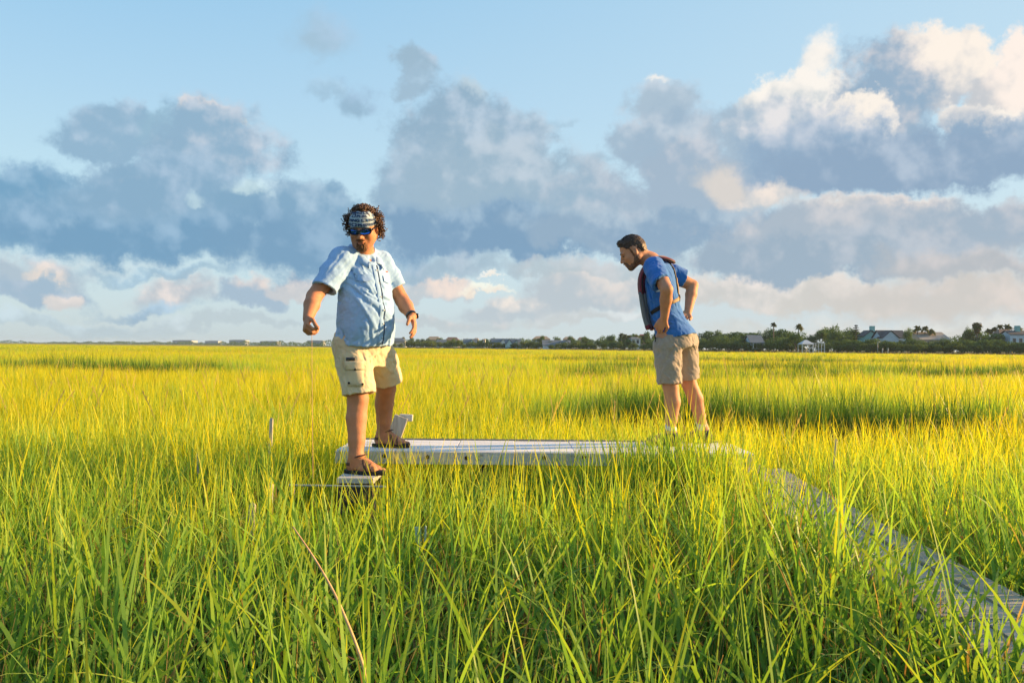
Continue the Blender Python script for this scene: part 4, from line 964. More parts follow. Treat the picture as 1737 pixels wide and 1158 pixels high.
# white gazebo on stilts with a braced front, and the row of white posts beside it
D = 231.; o = empty('gazebo', (*at(1367, 590, D)[:2], land_z(shore_D(1367), D) - .1)); tag(o, 'white gazebo on braced stilts at the edge of the marsh', 'gazebo')
w = 3.3; zt = zpx(1367, 583.5, D) - o.location.z; zr = zpx(1367, 576.5, D) - o.location.z
MB().raw(np.array([[-w / 2 - .2, -w / 2 - .2, zt], [w / 2 + .2, -w / 2 - .2, zt], [w / 2 + .2, w / 2 + .2, zt], [-w / 2 - .2, w / 2 + .2, zt], [-.4, 0, zr], [.4, 0, zr]]), [[0, 1, 5, 4], [2, 3, 4, 5], [3, 2, 1, 0]], [[1, 2, 5], [3, 0, 4]]).build('roof', paint('white metal roof', (.50, .54, .58)), o)
pm_ = MB().box([0, 0, zt / 2], [.2, .2, zt]).mesh('post'); pm_.materials.append(TRIM)
for sx in (-1, 1):
    for sy in (-1, 1): q_ = link('post', pm_, None, o); q_.location = (sx * w / 2, sy * w / 2, 0)
MB().box([0, 0, zt * .97], [w, w, .2]).build('beam', TRIM, o)
for s_ in (-1, 1): MB().tube([[-w / 2 * s_, -w / 2 - .12 - .02 * s_, .1], [w / 2 * s_, -w / 2 - .12 - .02 * s_, zt * .9]], .08, 4).build('brace', TRIM, o)
o = empty('pergola', (*at(1388, 590, 234)[:2], land_z(shore_D(1388), 234) - .1)); tag(o, 'low white pergola of posts beside the gazebo', 'pergola')
h_ = zpx(1388, 582, 234) - o.location.z
pm_ = MB().box([0, 0, h_ / 2], [.2, .2, h_]).mesh('post'); pm_.materials.append(TRIM)
for i in range(5): q_ = link('post', pm_, None, o); q_.location = (-1.6 + i * .85, 0, 0)
MB().box([.1, 0, h_ + .08], [4., .3, .16]).build('beam', TRIM, o); MB().box([.1, .05, h_ * .45], [4., .08, .10]).build('rail', TRIM, o)
# lamp post and two pale stumps before the turquoise house
o = empty('lamp_post', (*at(1489, 590, 228)[:2], land_z(shore_D(1489), 228))); tag(o, 'thin grey lamp post before the turquoise house', 'lamp post')
h_ = zpx(1489, 580, 228) - o.location.z; MB().tube([[0, 0, -.2], [0, 0, h_]], [.09, .06], 7).build('pole', simple('grey metal', (.4, .4, .4), .5), o, True); MB().tube([[0, 0, h_ - .05], [.6, -.1, h_ + .05]], [.05, .08], 6).build('lamp_head', simple('grey metal head', (.5, .5, .5), .5), o, True)
for p_, w_ in ((1497, 'left'), (1506.5, 'right')):
    o = MB().tube([[0, 0, -.2], [0, 0, .9], [.03, 0, 1.7]], [.2, .18, .15], 8).build('tree_stump', simple('bleached wood', (.52, .46, .38), .9), None, True); o.location = (*at(p_, 590, 227)[:2], land_z(shore_D(p_), 227) - .1); tag(o, w_ + ' one of two bleached pale stumps by the grey lamp post', 'stump', 'bleached stumps by the lamp post')
# ------------------------------------------------------------------ walkways, step, boards and stakes
def wood(name, lo, hi, grain=(2, 40, 40), rough=.85, bmp=.5, stain=None):
    m, nt, b = nmat(name)
    n = noise(nt, 1.0, 6, .65, stretch=grain); n2 = noise(nt, 5, 4, .6); oi = nt.nodes.new('ShaderNodeObjectInfo')
    f = mth(nt, 'ADD', mth(nt, 'ADD', mth(nt, 'MULTIPLY', n.outputs[0], .7), mth(nt, 'MULTIPLY', n2.outputs[0], .35)), mth(nt, 'MULTIPLY', mth(nt, 'SUBTRACT', oi.outputs['Random'], .5), .35))
    c = ramp(nt, f, [(.3, lo), (.75, hi)])
    if stain is not None:
        n3 = noise(nt, 9, 5, .7); c = mixc(nt, mth(nt, 'GREATER_THAN', n3.outputs[0], .62), c, stain)
    nt.links.new(c, b.inputs['Base Color']); b.inputs['Roughness'].default_value = rough; b.inputs['Specular IOR Level'].default_value = .25
    bump(nt, b, n.outputs[0], bmp, .004); return m
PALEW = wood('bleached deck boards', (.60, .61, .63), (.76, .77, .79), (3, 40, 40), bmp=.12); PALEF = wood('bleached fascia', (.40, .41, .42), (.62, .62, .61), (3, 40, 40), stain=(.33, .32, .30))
OLDW = wood('old grey planks', (.25, .235, .21), (.42, .40, .36), (60, 1.2, 60), bmp=.25); OLDX = wood('old grey timber', (.15, .14, .12), (.30, .28, .25), (3, 30, 30)); STEPW = wood('pale step top', (.40, .39, .37), (.60, .58, .55), (3, 40, 40)); DARKT = wood('dark wet timber', (.05, .047, .043), (.12, .11, .10), (30, 30, 2))
BOLT = simple('rusty bolt', (.05, .035, .025), .6, .4, 60)
rng = np.random.default_rng(90)
# pale walkway the men stand on
x0, x1, y0, y1 = DECK; zt = .74; base = np.array([(x0 + x1) / 2, (y0 + y1) / 2, 0.])
dk = empty('walkway', base); tag(dk, 'pale bleached walkway of long boards on which the bending man stands', 'walkway')
L_all = x1 - x0; wb = (y1 - y0) / 4; nb = 1; pitch = L_all
for j in range(4):                               # four boards side by side in short lengths
    cuts = np.linspace(0, L_all, 8)
    for a_, b_ in zip(cuts[:-1], cuts[1:]):
        p_ = MB().box([0, 0, 0], [b_ - a_ - .004, wb - .005, .034], bev=.003).build('plank', PALEW, dk)
        p_.location = (x0 + (a_ + b_) / 2 - base[0], y0 + wb * (j + .5) - base[1], zt - .017 - rng.uniform(0, .003)); p_.rotation_euler = (rng.normal(0, .006), rng.normal(0, .001), rng.normal(0, .0008))
MB().box([x0 + L_all / 2 - base[0], y1 - .012 - base[1], zt + .005], [L_all, .016, .012], bev=.003).build('edge_strip', OLDX, dk)
L = nb * pitch
for yy in (y0 - .017, y1 + .017):
    cuts = np.linspace(0, L, 8)
    for a_, b_ in zip(cuts[:-1], cuts[1:]):
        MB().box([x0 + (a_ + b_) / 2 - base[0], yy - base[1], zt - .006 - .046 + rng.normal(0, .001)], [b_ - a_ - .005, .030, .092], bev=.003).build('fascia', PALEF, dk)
MB().box([x0 + L / 2 - base[0], 0, zt - .07], [L, .038, .06]).build('joist', PALEF, dk)
bo = MB().tube([[0, .006, 0], [0, -.008, 0]], .016, 6).mesh('bolt'); bo.materials.append(BOLT)
for px in (653, 726, 792, 923, 990, 1059, 1126, 1190, 1240):
    q_ = link('bolt', bo, None, dk); q_.location = (at(px, 770, y0)[0] - base[0], y0 - .030 - base[1], zt - .040 + rng.normal(0, .004))
pm_ = MB().box([0, 0, .28], [.09, .09, .70]).mesh('post'); pm_.materials.append(DARKT)
for xx in (x0 + .15, x0 + L * .36, x0 + L * .7, x0 + L - .12):
    for yy in (y0 + .09, y1 - .09): q_ = link('post', pm_, None, dk); q_.location = (xx - base[0], yy - base[1], -.02)
# a weathered walkway of long planks that comes towards the camera
px0, px1, py0, py1 = PATH; base = np.array([(px0 + px1) / 2, (py0 + py1) / 2, 0.]); pw = empty('walkway', base); tag(pw, 'old grey walkway of long weathered planks sinking into the grass on the right', 'walkway')
spans = [(1.2, 3.05, .44, .47), (3.06, 4.75, .475, .51), (4.76, 6.35, .51, .56)]; w3 = (px1 - px0) / 3
for a_, b_, za, zb in spans:
    for j in range(3):
        L_ = b_ - a_ + rng.uniform(-.05, .0); m_ = MB(); nseg = 6
        V = []
        sag = rng.uniform(.0, .015)
        for s_ in range(nseg + 1):
            t = s_ / nseg; y_ = -L_ / 2 + L_ * t; z_ = -sag * math.sin(math.pi * t); e_ = rng.normal(0, .0025)
            V += [[-w3 / 2 + .006 + e_, y_, z_], [w3 / 2 - .006 + e_, y_, z_], [w3 / 2 - .006 + e_, y_, z_ - .036], [-w3 / 2 + .006 + e_, y_, z_ - .036]]
        Q = [[4 * s_ + c_, 4 * s_ + (c_ + 1) % 4, 4 * s_ + 4 + (c_ + 1) % 4, 4 * s_ + 4 + c_] for s_ in range(nseg) for c_ in range(4)] + [[3, 2, 1, 0], [4 * nseg, 4 * nseg + 1, 4 * nseg + 2, 4 * nseg + 3]]
        Q = [q_[::-1] for q_ in Q]
        p_ = m_.raw(np.array(V), Q).build('plank', OLDW, pw)
        p_.location = (px0 + w3 * (j + .5) - base[0] + rng.normal(0, .004), (a_ + b_) / 2 - base[1], (za + zb) / 2 + rng.normal(0, .004)); p_.rotation_euler = (math.atan2(zb - za, b_ - a_), rng.normal(0, .02), rng.normal(0, .006))
for yy, zz in ((1.5, .40), (3.05, .43), (4.75, .465), (6.2, .51)):
    MB().box([0, yy - base[1], zz - .035], [px1 - px0 + .12, .09, .07]).build('cross_beam', OLDX, pw)
    for sx in (-1, 1): MB().box([sx * (px1 - px0 + .06) / 2 * 1.02, yy - base[1] + .08, zz / 2 - .05], [.07, .07, zz + .14 + rng.uniform(-.04, .08)]).build('post', OLDX, pw)
# the step under the front foot
sb = at(611, 806, 5.30); sb[2] = 0; st = empty('wooden_step', sb); tag(st, 'small wooden step under the front foot of the man with the bandana', 'step')
MB().box([0, 0, .65 - .018], [.24, .34, .036], bev=.004).build('top_board', STEPW, st); MB().box([0, -.13, .55], [.22, .03, .125]).build('front_board', DARKT, st)
for sx in (-1, 1):
    for sy in (-1, 1): MB().box([sx * .09, sy * .10, .29], [.06, .06, .645]).build('leg', DARKT, st)
# thin rail lying level in the grass before the step
a_, b_ = at(488, 820, 5.02), at(655, 821, 5.05); c_ = (a_ + b_) / 2; rl = empty('rail', (c_[0], c_[1], 0)); tag(rl, 'thin grey rail lying level in the grass just before the wooden step', 'rail')
MB().box([0, 0, c_[2] - .012], [np.linalg.norm(b_ - a_), .022, .011], rotm((0, 1, 0), -math.atan2(b_[2] - a_[2], b_[0] - a_[0])), .003).build('bar', simple('dull grey plastic', (.26, .29, .28), .35, .1), rl)
for sx in (-.28, .24): MB().box([sx, .02, (c_[2] - .03) / 2], [.012, .012, c_[2]]).build('leg', OLDX, rl)
# broken grey board standing up behind the rear foot
a_, b_ = at(668, 746, 6.66), at(683, 706, 6.70); d_ = (b_ - a_) / np.linalg.norm(b_ - a_); bb = empty('broken_board', (a_[0], a_[1], 0)); tag(bb, 'split grey board standing up behind the rear foot of the man with the bandana', 'board')
ang = math.atan2(b_[0] - a_[0], b_[2] - a_[2]); Rb = rotm((0, 1, 0), ang); CRK = wood('split silver board', (.30, .28, .25), (.60, .57, .52), (60, 60, 5), bmp=1.)
lo_ = a_ - d_ * a_[2] * .9; mid_ = (lo_ + b_) / 2 - [a_[0], a_[1], 0]
MB().box(mid_, [.115, .034, np.linalg.norm(b_ - lo_)], Rb, .004).build('upright', CRK, bb); e_ = at(689, 708, 6.64) - [a_[0], a_[1], 0]; MB().box(e_, [.11, .036, .055], rotm((0, 1, 0), .05), .004).build('cleat', CRK, bb)
# marker stakes
PVC = simple('pale blue plastic', (.42, .56, .62), .4, .06); PW = wood('bleached stake', (.28, .25, .20), (.55, .49, .42), (90, 90, 6))
def stake(px, top, D, w, mat, label, tilt=0., group=None, cap=True):
    p_ = at(px, top, D); h = p_[2] + .25; o = empty('stake', (p_[0], D, 0)); tag(o, label, 'stake', group)
    MB().box([0, 0, h / 2 - .25], [w, w * .55, h], rotm((0, 1, 0), tilt), .003).build('shaft', mat, o)
    V = np.array([[-w / 2, -w * .28, 0], [w / 2, -w * .28, 0], [w / 2, w * .28, 0], [-w / 2, w * .28, 0], [-w * .2, 0, w * .6], [w * .25, 0, w * .45]]); V = V + [math.sin(tilt) * h / 2, 0, h - .251]
    MB().raw(V, [[0, 1, 5, 4], [2, 3, 4, 5]], [[1, 2, 5], [3, 0, 4]]).build('tip', mat, o); return o
stake(457, 711, 6.6, .028, PW, 'pale wooden stake standing left of the man with the bandana, the tallest and farthest', .03)
stake(340, 771, 5.9, .022, PW, 'thin pale stake alone in the grass at the far left', -.05)
stake(457, 822, 4.95, .030, PW, 'pale wooden stake at the left end of the thin grey rail', .02)
stake(421, 857, 4.55, .036, PW, 'weathered stake nearest the camera on the left', .06)
stake(1412, 746, 6.6, .022, PW, 'thin pale stake in the tall grass right of the bending man', .06)
stake(1290, 797, 6.25, .075, OLDW, 'short grey post at the joint of the two walkways', .02)
p_ = at(715, 893, 4.15); o = empty('stake', (p_[0], 4.15, 0)); tag(o, 'pale blue plastic stake with a split top in the foreground grass', 'stake')
MB().box([-.008, 0, p_[2] / 2 - .1], [.034, .008, p_[2] + .2], rotm((0, 1, 0), -.03), .002).build('shaft', PVC, o); MB().box([.020, .004, p_[2] - .055], [.010, .006, .12], rotm((0, 1, 0), .02), .002).build('splinter', PVC, o)
# one long dry reed in the foreground and the stalk the man is fingering
pts = [at(656, 1250, 1.95), at(628, 1160, 2.0), at(599, 1078, 2.08), at(568, 1005, 2.16), at(533, 945, 2.24), at(497, 893, 2.32)]
pts = np.array(pts); pts[0][2] = min(pts[0][2], .1); base = np.array([pts[0][0], pts[0][1], 0.])
t_ = np.linspace(0, 5, 26); sp = np.array([np.interp(t_, range(6), pts[:, i]) for i in range(3)]).T
for _ in range(4): sp[1:-1] = (sp[:-2] + 2 * sp[1:-1] + sp[2:]) / 4
o = MB().tube(sp - base, np.linspace(.0052, .0020, 26), 6).build('dry_reed', STRAW, None, True); o.location = base; tag(o, 'long tan dry reed leaning across the left foreground', 'reed')
hw = at(529, 566, 5.03); base = np.array([hw[0] + .02, 5.03, 0.])
pts = np.array([base, base + [0, 0, .5], [hw[0] + .004, 5.03, hw[2] - .25], hw, hw + [-.012, .0, .045]])
o = MB().tube(pts - base, [.0018, .0018, .0016, .0015, .0012], 5).build('grass_stalk', simple('reddish stalk', (.50, .30, .18), .6), None, True); o.location = base; tag(o, 'thin reddish grass stalk rising to the hand of the man with the bandana', 'stalk')
# ------------------------------------------------------------------ people: materials
def skin_mat(name, col, red):
    m, nt, b = nmat(name)
    n = noise(nt, 14, 5, .6)
    c = ramp(nt, n.outputs[0], [(.3, tuple(x * .86 for x in col)), (.7, tuple(min(1, x * 1.1) for x in col))])
    n2 = noise(nt, 160, 2)
    c = mixc(nt, mth(nt, 'MULTIPLY', n2.outputs[0], .3), c, red)
    nt.links.new(c, b.inputs['Base Color'])
    b.inputs['Roughness'].default_value = .6; b.inputs['Specular IOR Level'].default_value = .28
    b.inputs['Subsurface Weight'].default_value = .08; b.inputs['Subsurface Radius'].default_value = (.012, .004, .002); b.inputs['Subsurface Scale'].default_value = .6
    n3 = noise(nt, 70, 6, .7); bump(nt, b, n3.outputs[0], .35, .004)
    return m
SKIN1 = skin_mat('tanned skin', (.46, .21, .115), (.46, .15, .07))
SKIN2 = skin_mat('fair skin', (.50, .245, .14), (.52, .19, .11))
HAIR1 = simple('brown hair', (.085, .04, .021), .45, .5, 60, .4)
HAIR2 = simple('dark hair', (.060, .037, .025), .5, .4, 90, .35, .5, 500)
BEARD1 = simple('goatee hair', (.13, .065, .034), .7, .4, 200, .2, .6, 600)
BEARD2 = simple('stubble', (.17, .092, .06), .75, .75, 160, .2, .6, 700)
SHIRT = fabric('light blue shirt cloth', (.29, .47, .75), .06, bmp=.3)
SEAM = simple('navy piping', (.05, .07, .13), .8, .1)
KHAKI = fabric('khaki cotton', (.60, .50, .33), .07, bmp=.35)
TAUPE = fabric('taupe cotton', (.33, .28, .235), .07, bmp=.35)
ROYAL = fabric('royal blue jersey', (.03, .15, .47), .1, bmp=.25)
MAROON = fabric('maroon webbing', (.17, .035, .055), .15)
GREYV = fabric('grey vest cloth', (.16, .17, .18), .15)
BLACKW = simple('black webbing', (.015, .015, .018), .6, .3)
TANW = simple('tan webbing', (.30, .20, .10), .7, .2)
DKBROWN = simple('brown strap leather', (.075, .04, .028), .6, .3, 80)
RUBBER = simple('dark rubber sole', (.025, .022, .022), .7, .3)
SNAP = simple('dark snap', (.03, .025, .02), .3, .1, metal=.6)
LENSB = simple('blue mirror lens', (.03, .13, .55), .12, .1, 20, .9, metal=.9)
PLASTIC = simple('black plastic', (.012, .012, .014), .25, .1, spec=.6)
SOCK = fabric('light grey sock', (.62, .60, .57), .1)
SHOE = simple('dark trail shoe', (.05, .045, .045), .7, .3)
WHITEB = simple('white band print cloth', (.36, .46, .54), .8, .06)
NAVYB = simple('navy print', (.02, .05, .13), .8, .1)
EYEW = simple('eye white', (.16, .13, .115), .2, .02)
LIP = simple('lips', (.42, .15, .11), .5, .1)
BUTTON = simple('pale button', (.5, .6, .7), .3, .05)
REDM = simple('orange emblem thread', (.6, .12, .05), .8, .05)

def frame(f, up=(0, 0, 1)):
    """columns: left, forward, up for something that looks along f"""
    f = np.asarray(f, float); f = f / np.linalg.norm(f)
    l = np.cross(up, f); l /= np.linalg.norm(l)
    return np.stack([l, f, np.cross(f, l)], 1)

def sculpt_head(s, o, R, k=1.0, jaw=1.0):
    P = lambda x, y, z: o + R @ (np.array([x, y, z]) * k)
    E = lambda c, r, kk=.015, op='u', Q=None: s.ell(P(*c), np.array(r) * k, R if Q is None else R @ Q, kk * k, op)
    E((0, -.012, .032), (.077, .097, .086))
    E((0, -.045, .005), (.068, .062, .075), .03)
    E((0, .030, -.035), (.064 * jaw, .057, .083), .03)
    for x in (-1, 1):
        s.cone(P(x * .056 * jaw, -.012, -.055), P(x * .022 * jaw, .06, -.098), .024 * k, .02 * k, .03 * k)
        E((x * .041, .052, -.032), (.025, .025, .026), .025)
        E((x * .030, .079, .021), (.028, .012, .010), .012)
        E((x * .033, .098, .001), (.019, .017, .012), .012, 's')
    E((0, .066, -.100), (.026 * jaw, .022, .019), .02)
    s.cone(P(0, .086, .012), P(0, .112, -.030), .009 * k, .0125 * k, .012 * k)
    for x in (-1, 1): E((x * .013, .098, -.036), (.009, .011, .009), .008)
    E((0, .078, -.062), (.028, .020, .02), .015)
    E((0, .097, -.0635), (.022, .008, .006), .006)
    E((0, .095, -.0755), (.019, .009, .007), .006)
    E((0, .108, -.0695), (.024, .012, .0016), .003, 's')
    for x in (-1, 1):
        Q = rotm((0, 0, 1), -x * .35) @ rotm((1, 0, 0), .15)
        E((x * .082, -.012, -.008), (.012, .021, .035), .008, 'u', Q)
        E((x * .096, -.008, -.004), (.009, .010, .018), .006, 's', Q)

def sculpt_hand(s, wrist, d, palm_n, thumb_side, curl, k=1.0, spread=.12, thumb_curl=.5):
    """d: direction of the fingers out of the wrist, palm_n: where the palm faces, curl: bend per joint of the four fingers"""
    d = np.asarray(d, float); d /= np.linalg.norm(d)
    n = np.asarray(palm_n, float); n = n - d * n.dot(d); n /= np.linalg.norm(n)
    t = np.cross(d, n); t = t * np.sign(t.dot(np.asarray(thumb_side, float)) or 1)     # towards the thumb
    w = np.asarray(wrist, float)
    Rm = np.stack([t, d, n], 1)
    s.ell(w + d * .045 * k, np.array([.040, .052, .0175]) * k, Rm, .015)
    L = [(.030, .042, .026, .022), (.010, .046, .029, .023), (-.011, .043, .027, .022), (-.030, .033, .021, .019)]
    for i, (off, a, b_, c_) in enumerate(L):
        base = w + d * (.084 - .006 * abs(i - 1)) * k + t * off * k
        dd = d + t * off * spread * 8; dd /= np.linalg.norm(dd)
        pts = [w + d * .045 * k + t * off * .8 * k, base]; rad = [.011 * k, .0105 * k]
        ang = 0
        for seg, cu in zip((a, b_, c_), curl if np.ndim(curl[0]) == 0 else curl[i]):
            ang += cu
            v = dd * math.cos(ang) + n * math.sin(ang)
            pts.append(pts[-1] + v * seg * k); rad.append(rad[-1] - .0009 * k)
        s.chain(pts, rad, .004)
    b0 = w + d * .022 * k + t * .026 * k + n * .006 * k
    v1 = d * .70 + t * .62 + n * .35; v1 /= np.linalg.norm(v1)
    v2 = d * .9 + t * (.35 - .5 * thumb_curl) + n * (.2 + .5 * thumb_curl); v2 /= np.linalg.norm(v2)
    p1 = b0 + v1 * .042 * k; p2 = p1 + v2 * .033 * k; p3 = p2 + (v2 + n * .3 * thumb_curl) * .024 * k
    s.chain([w + d * .02 * k + t * .012 * k, b0, p1, p2, p3], [.014 * k, .0145 * k, .0125 * k, .0110 * k, .0095 * k], .008)

def sculpt_foot(s, ankle, heading, k=1.0):
    """bare foot: sole 8 cm under the ankle"""
    h = np.array([heading[0], heading[1], 0.]); h /= np.linalg.norm(h); l = np.array([-h[1], h[0], 0])
    P = lambda x, y, z: ankle + h * x * k + l * y * k + np.array([0, 0, z]) * k
    s.cone(P(0, 0, .01), P(-.025, 0, -.045), .036 * k, .032 * k, .03)
    s.cone(P(-.02, 0, -.045), P(.07, .0, -.05), .033 * k, .030 * k, .03)
    s.cone(P(.0, 0, -.0), P(.10, .005, -.048), .034 * k, .026 * k, .03)
    s.cone(P(.05, -.012, -.058), P(.125, -.022, -.062), .026 * k, .020 * k, .02)
    s.cone(P(.05, .014, -.055), P(.13, .022, -.060), .026 * k, .021 * k, .02)
    for i, y in enumerate((.030, .012, -.004, -.018, -.031)):
        x = .165 - .010 * i - .004 * i * i * .5
        s.cone(P(.11, y * .9, -.062), P(x, y, -.068), .013 * k, (.013 if i == 0 else .0095) * k, .006)

SK = {}
# ------------------------------------------------------------------ the man with the bandana
def build_man_with_bandana():
    yaw = math.radians(47)
    f = np.array([math.sin(yaw), -math.cos(yaw), 0]); R = frame(f); l = R[:, 0]
    C0 = np.array([-1.045, 5.55, 0.0])
    base = at(613, 790, 5.45); base[2] = .65
    root = empty('person', base)
    tag(root, 'heavyset man in light blue button shirt, khaki cargo shorts, printed bandana and sunglasses', 'person')
    T = lambda u, v, z: C0 + l * u + f * v + np.array([0, 0, z])
    sR = T(-.172, 0, 2.095); sL = T(.160, 0, 2.095)
    eR, wR = at(533, 503, 5.27), at(522, 541, 5.10)
    eL, wL = at(682, 509, 5.70), at(699, 537, 5.53)
    hipR, hipL = T(-.105, 0, 1.56), T(.105, 0, 1.56)
    kR, aR = at(607, 676, 5.40), at(604, 776, 5.32)
    kL, aL = at(655, 658, 5.84), at(650, 738, 6.03)
    aR[2] = .65 + .105; aL[2] = .74 + .105
    # --- body
    lo = np.array([-1.62, 4.85, .60]); hi = np.array([-.56, 6.32, 2.56])
    s = Sculpt(lo, hi, .0062)
    s.loft([*C0[:2], 0], R, [(1.40, 0, 0, .12, .10, .10), (1.5, 0, .0, .18, .13, .13), (1.7, 0, .02, .185, .155, .12), (1.9, 0, .01, .18, .14, .11), (2.08, 0, 0, .15, .09, .09), (2.16, 0, 0, .07, .06, .06)], .03)
    hc = at(616, 386, 5.44)
    hf = np.array([-.04, -.92, -.42]); RH = frame(hf)
    HK = 1.10
    s.cone(T(0, -.02, 2.10), hc - RH[:, 1] * .03 - np.array([0, 0, .06]), .078, .068, .04)
    sculpt_head(s, hc, RH, HK, 1.10)
    for sh, e, w in ((sR, eR, wR), (sL, eL, wL)):
        s.chain([sh, sh * .5 + e * .5, e], [.066, .062, .051] if sh is sR else [.056, .055, .049], .012)
        s.chain([e, e * .62 + w * .38, w], [.051, .052, .032], .012)
    sculpt_hand(s, wR, at(519, 556, 5.04) - wR, np.array([.75, .25, -.35]), np.array([.1, -1, .1]), (1.0, 1.1, .7), 1.06, .05, .9)
    sculpt_hand(s, wL, at(707, 566, 5.44) - wL, np.array([-.75, -.05, -.15]), np.array([-.3, -1, 0]), (.25, .35, .3), 1.06, .1, .3)
    for hp, kn, an, cz in ((hipR, kR, aR, 1), (hipL, kL, aL, 1)):
        back = -f
        s.cone(hp, kn, .097, .070, .012)
        calf = kn * .66 + an * .34 + back * .008
        s.chain([kn, calf, kn * .3 + an * .7, an + np.array([0, 0, .01])], [.070, .069, .057, .046], .012)
        s.ell(kn + f * .030, (.040, .034, .048), R, .03)
    headR = np.array([1.0, -.28, 0]); headL = np.array([.95, -.15, 0])
    sculpt_foot(s, aR, headR, 1.12); sculpt_foot(s, aL, headL, 1.12)
    s.rough(.0012, (.05, .05, .09))
    body = s.build('body', SKIN1, root, base); SK['m1'] = s
    # --- shirt
    s = Sculpt([-1.50, 5.02, 1.46], [-.68, 6.05, 2.26], .0056)
    rows = [(1.485, 0, .015, .216, .182, .168), (1.53, 0, .02, .212, .187, .162), (1.62, 0, .03, .206, .197, .150), (1.74, 0, .03, .200, .195, .138), (1.88, 0, .02, .192, .172, .130),
            (2.00, 0, .01, .180, .142, .128), (2.07, 0, 0, .15, .125, .122), (2.13, 0, -.01, .11, .095, .10), (2.19, 0, -.02, .085, .08, .085)]
    s.loft([*C0[:2], 0], R, rows, .02, e=2.15)
    sh_r = at(550, 489, 5.30); sh_l = at(671, 487, 5.70)
    for sgn, sh, en, el in ((-1, sR, sh_r, eR), (1, sL, sh_l, eL)):
        s.cone(T(sgn * .07, -.01, 2.135), sh + np.array([0, 0, -.005]), .05, .073, .05)
        dv = (en - sh) / np.linalg.norm(en - sh); r1 = .086 if sgn < 0 else .075
        s.sleeve([sh, sh * .45 + en * .55, en], [.078, .082 if sgn < 0 else .077, r1], .045, dv + np.array([0, 0, -.25]), r1 - .018, .03)
    # curved shirt tails and the slit on the side nearest the camera
    sl, X, Y, Z = s.win([-1.4, 5.1, 1.46], [-.7, 6.05, 1.62])
    u = (X - C0[0]) * l[0] + (Y - C0[1]) * l[1]; v = (X - C0[0]) * f[0] + (Y - C0[1]) * f[1]
    hemz = 1.500 + .030 * np.clip(1 - np.abs(v - .06) / .10, 0, 1) ** 1.5 + .010 * (u / .2)
    s.d[sl] = np.maximum(s.d[sl], hemz - Z)
    slit = np.maximum(np.abs(v - .065) - (.003 + .16 * np.maximum(0, 1.575 - Z)), np.maximum(Z - 1.605, u + .09))
    s.d[sl] = np.maximum(s.d[sl], -slit)
    # hollow under the tails
    s.loft([*C0[:2], 0], R, [(1.40, 0, .015, .196, .162, .146), (1.525, 0, .02, .194, .164, .140), (1.53, 0, .02, .19, .16, .14)], .0, 's', e=2.15)
    # neck opening
    s.cone(T(0, .005, 2.10), T(0, .03, 2.30), .060, .088, .01, 's')
    s.cone(T(0, .09, 2.06), T(0, .17, 2.24), .012, .065, .01, 's')
    # drapery: folds run from the armpits and shoulder down across the belly
    rng = np.random.default_rng(5)
    def surf(u, z):                              # point on the front of the shirt
        tw = np.array(rows); a = np.interp(z, tw[:, 0], tw[:, 3]); b = np.interp(z, tw[:, 0], tw[:, 4]); cv = np.interp(z, tw[:, 0], tw[:, 2])
        q = max(0, 1 - min(1, abs(u) / a) ** 2.15) ** (1 / 2.15)
        return T(u, cv + b * q, z)
    for i in range(16):
        z0 = 1.90 + rng.uniform(-.06, .08); u0 = -.19 + rng.uniform(0, .03)
        u1 = rng.uniform(-.06, .12); z1 = z0 - rng.uniform(.06, .26)
        n_ = 4
        pts = [surf(u0 + (u1 - u0) * t, z0 + (z1 - z0) * t - .02 * math.sin(t * 3)) for t in np.linspace(0, 1, n_)]
        w = rng.uniform(.009, .017); am = rng.uniform(.007, .015) * (1 if i % 3 else -1)
        for a_, b_ in zip(pts[:-1], pts[1:]): s.fold(a_, b_, w, am)
    for i in range(11):
        z0 = 2.06 + rng.uniform(-.05, .03); u0 = -.15 + rng.uniform(-.03, .08)
        u1 = u0 + rng.uniform(.04, .13); z1 = z0 - rng.uniform(.10, .2)
        s.fold(surf(u0, z0), surf(u1, z1), rng.uniform(.009, .015), rng.uniform(.007, .014) * (1 if i % 3 else -1))
    for i in range(10):
        z0 = 1.95 + rng.uniform(-.1, .08); u0 = .18 - rng.uniform(0, .04)
        u1 = rng.uniform(.05, .12); z1 = z0 - rng.uniform(.04, .2)
        s.fold(surf(u0, z0), surf(u1, z1), rng.uniform(.008, .014), rng.uniform(.005, .010) * (1 if i % 3 else -1))
    for i in range(12):                          # hanging pleats over the hips
        u0 = rng.uniform(-.2, .17); z0 = 1.50; z1 = z0 + rng.uniform(.08, .22)
        s.fold(surf(u0, z0), surf(u0 + rng.uniform(-.05, .03), z1), rng.uniform(.010, .02), rng.uniform(.005, .010) * (1 if i % 2 else -1))
    for sh, en in ((sR, sh_r), (sL, sh_l)):      # sleeve folds
        for i in range(9):
            a_ = sh + (en - sh) * rng.uniform(.0, .4) + rng.normal(0, .05, 3); b_ = sh + (en - sh) * rng.uniform(.7, 1.) + rng.normal(0, .06, 3)
            s.fold(a_, b_, .016, rng.uniform(-.008, .010))
    s.rough(.0030, (.08, .08, .06), R=R @ rotm((0, 1, 0), .6), seed=3.1)
    s.rough(.0012, (.03, .03, .06), R=R @ rotm((0, 1, 0), -.5), seed=9.1)
    s.rough(-.0024, (.022, .022, .16), R=R @ rotm((0, 1, 0), .85), seed=13.7, ridge=True)
    shirt = s.build('shirt', SHIRT, root, base); SK['shirt'] = s
    def on_shirt(u, z, off=.002):                # walk in along -forward until the cloth is met
        v = np.linspace(.32, -.1, 220); P = np.array([T(u, x, z) for x in v]); d = s.sample(P)
        i = np.argmax(d < 0); i = i if d[i] < 0 else 100
        return P[i] + f * off
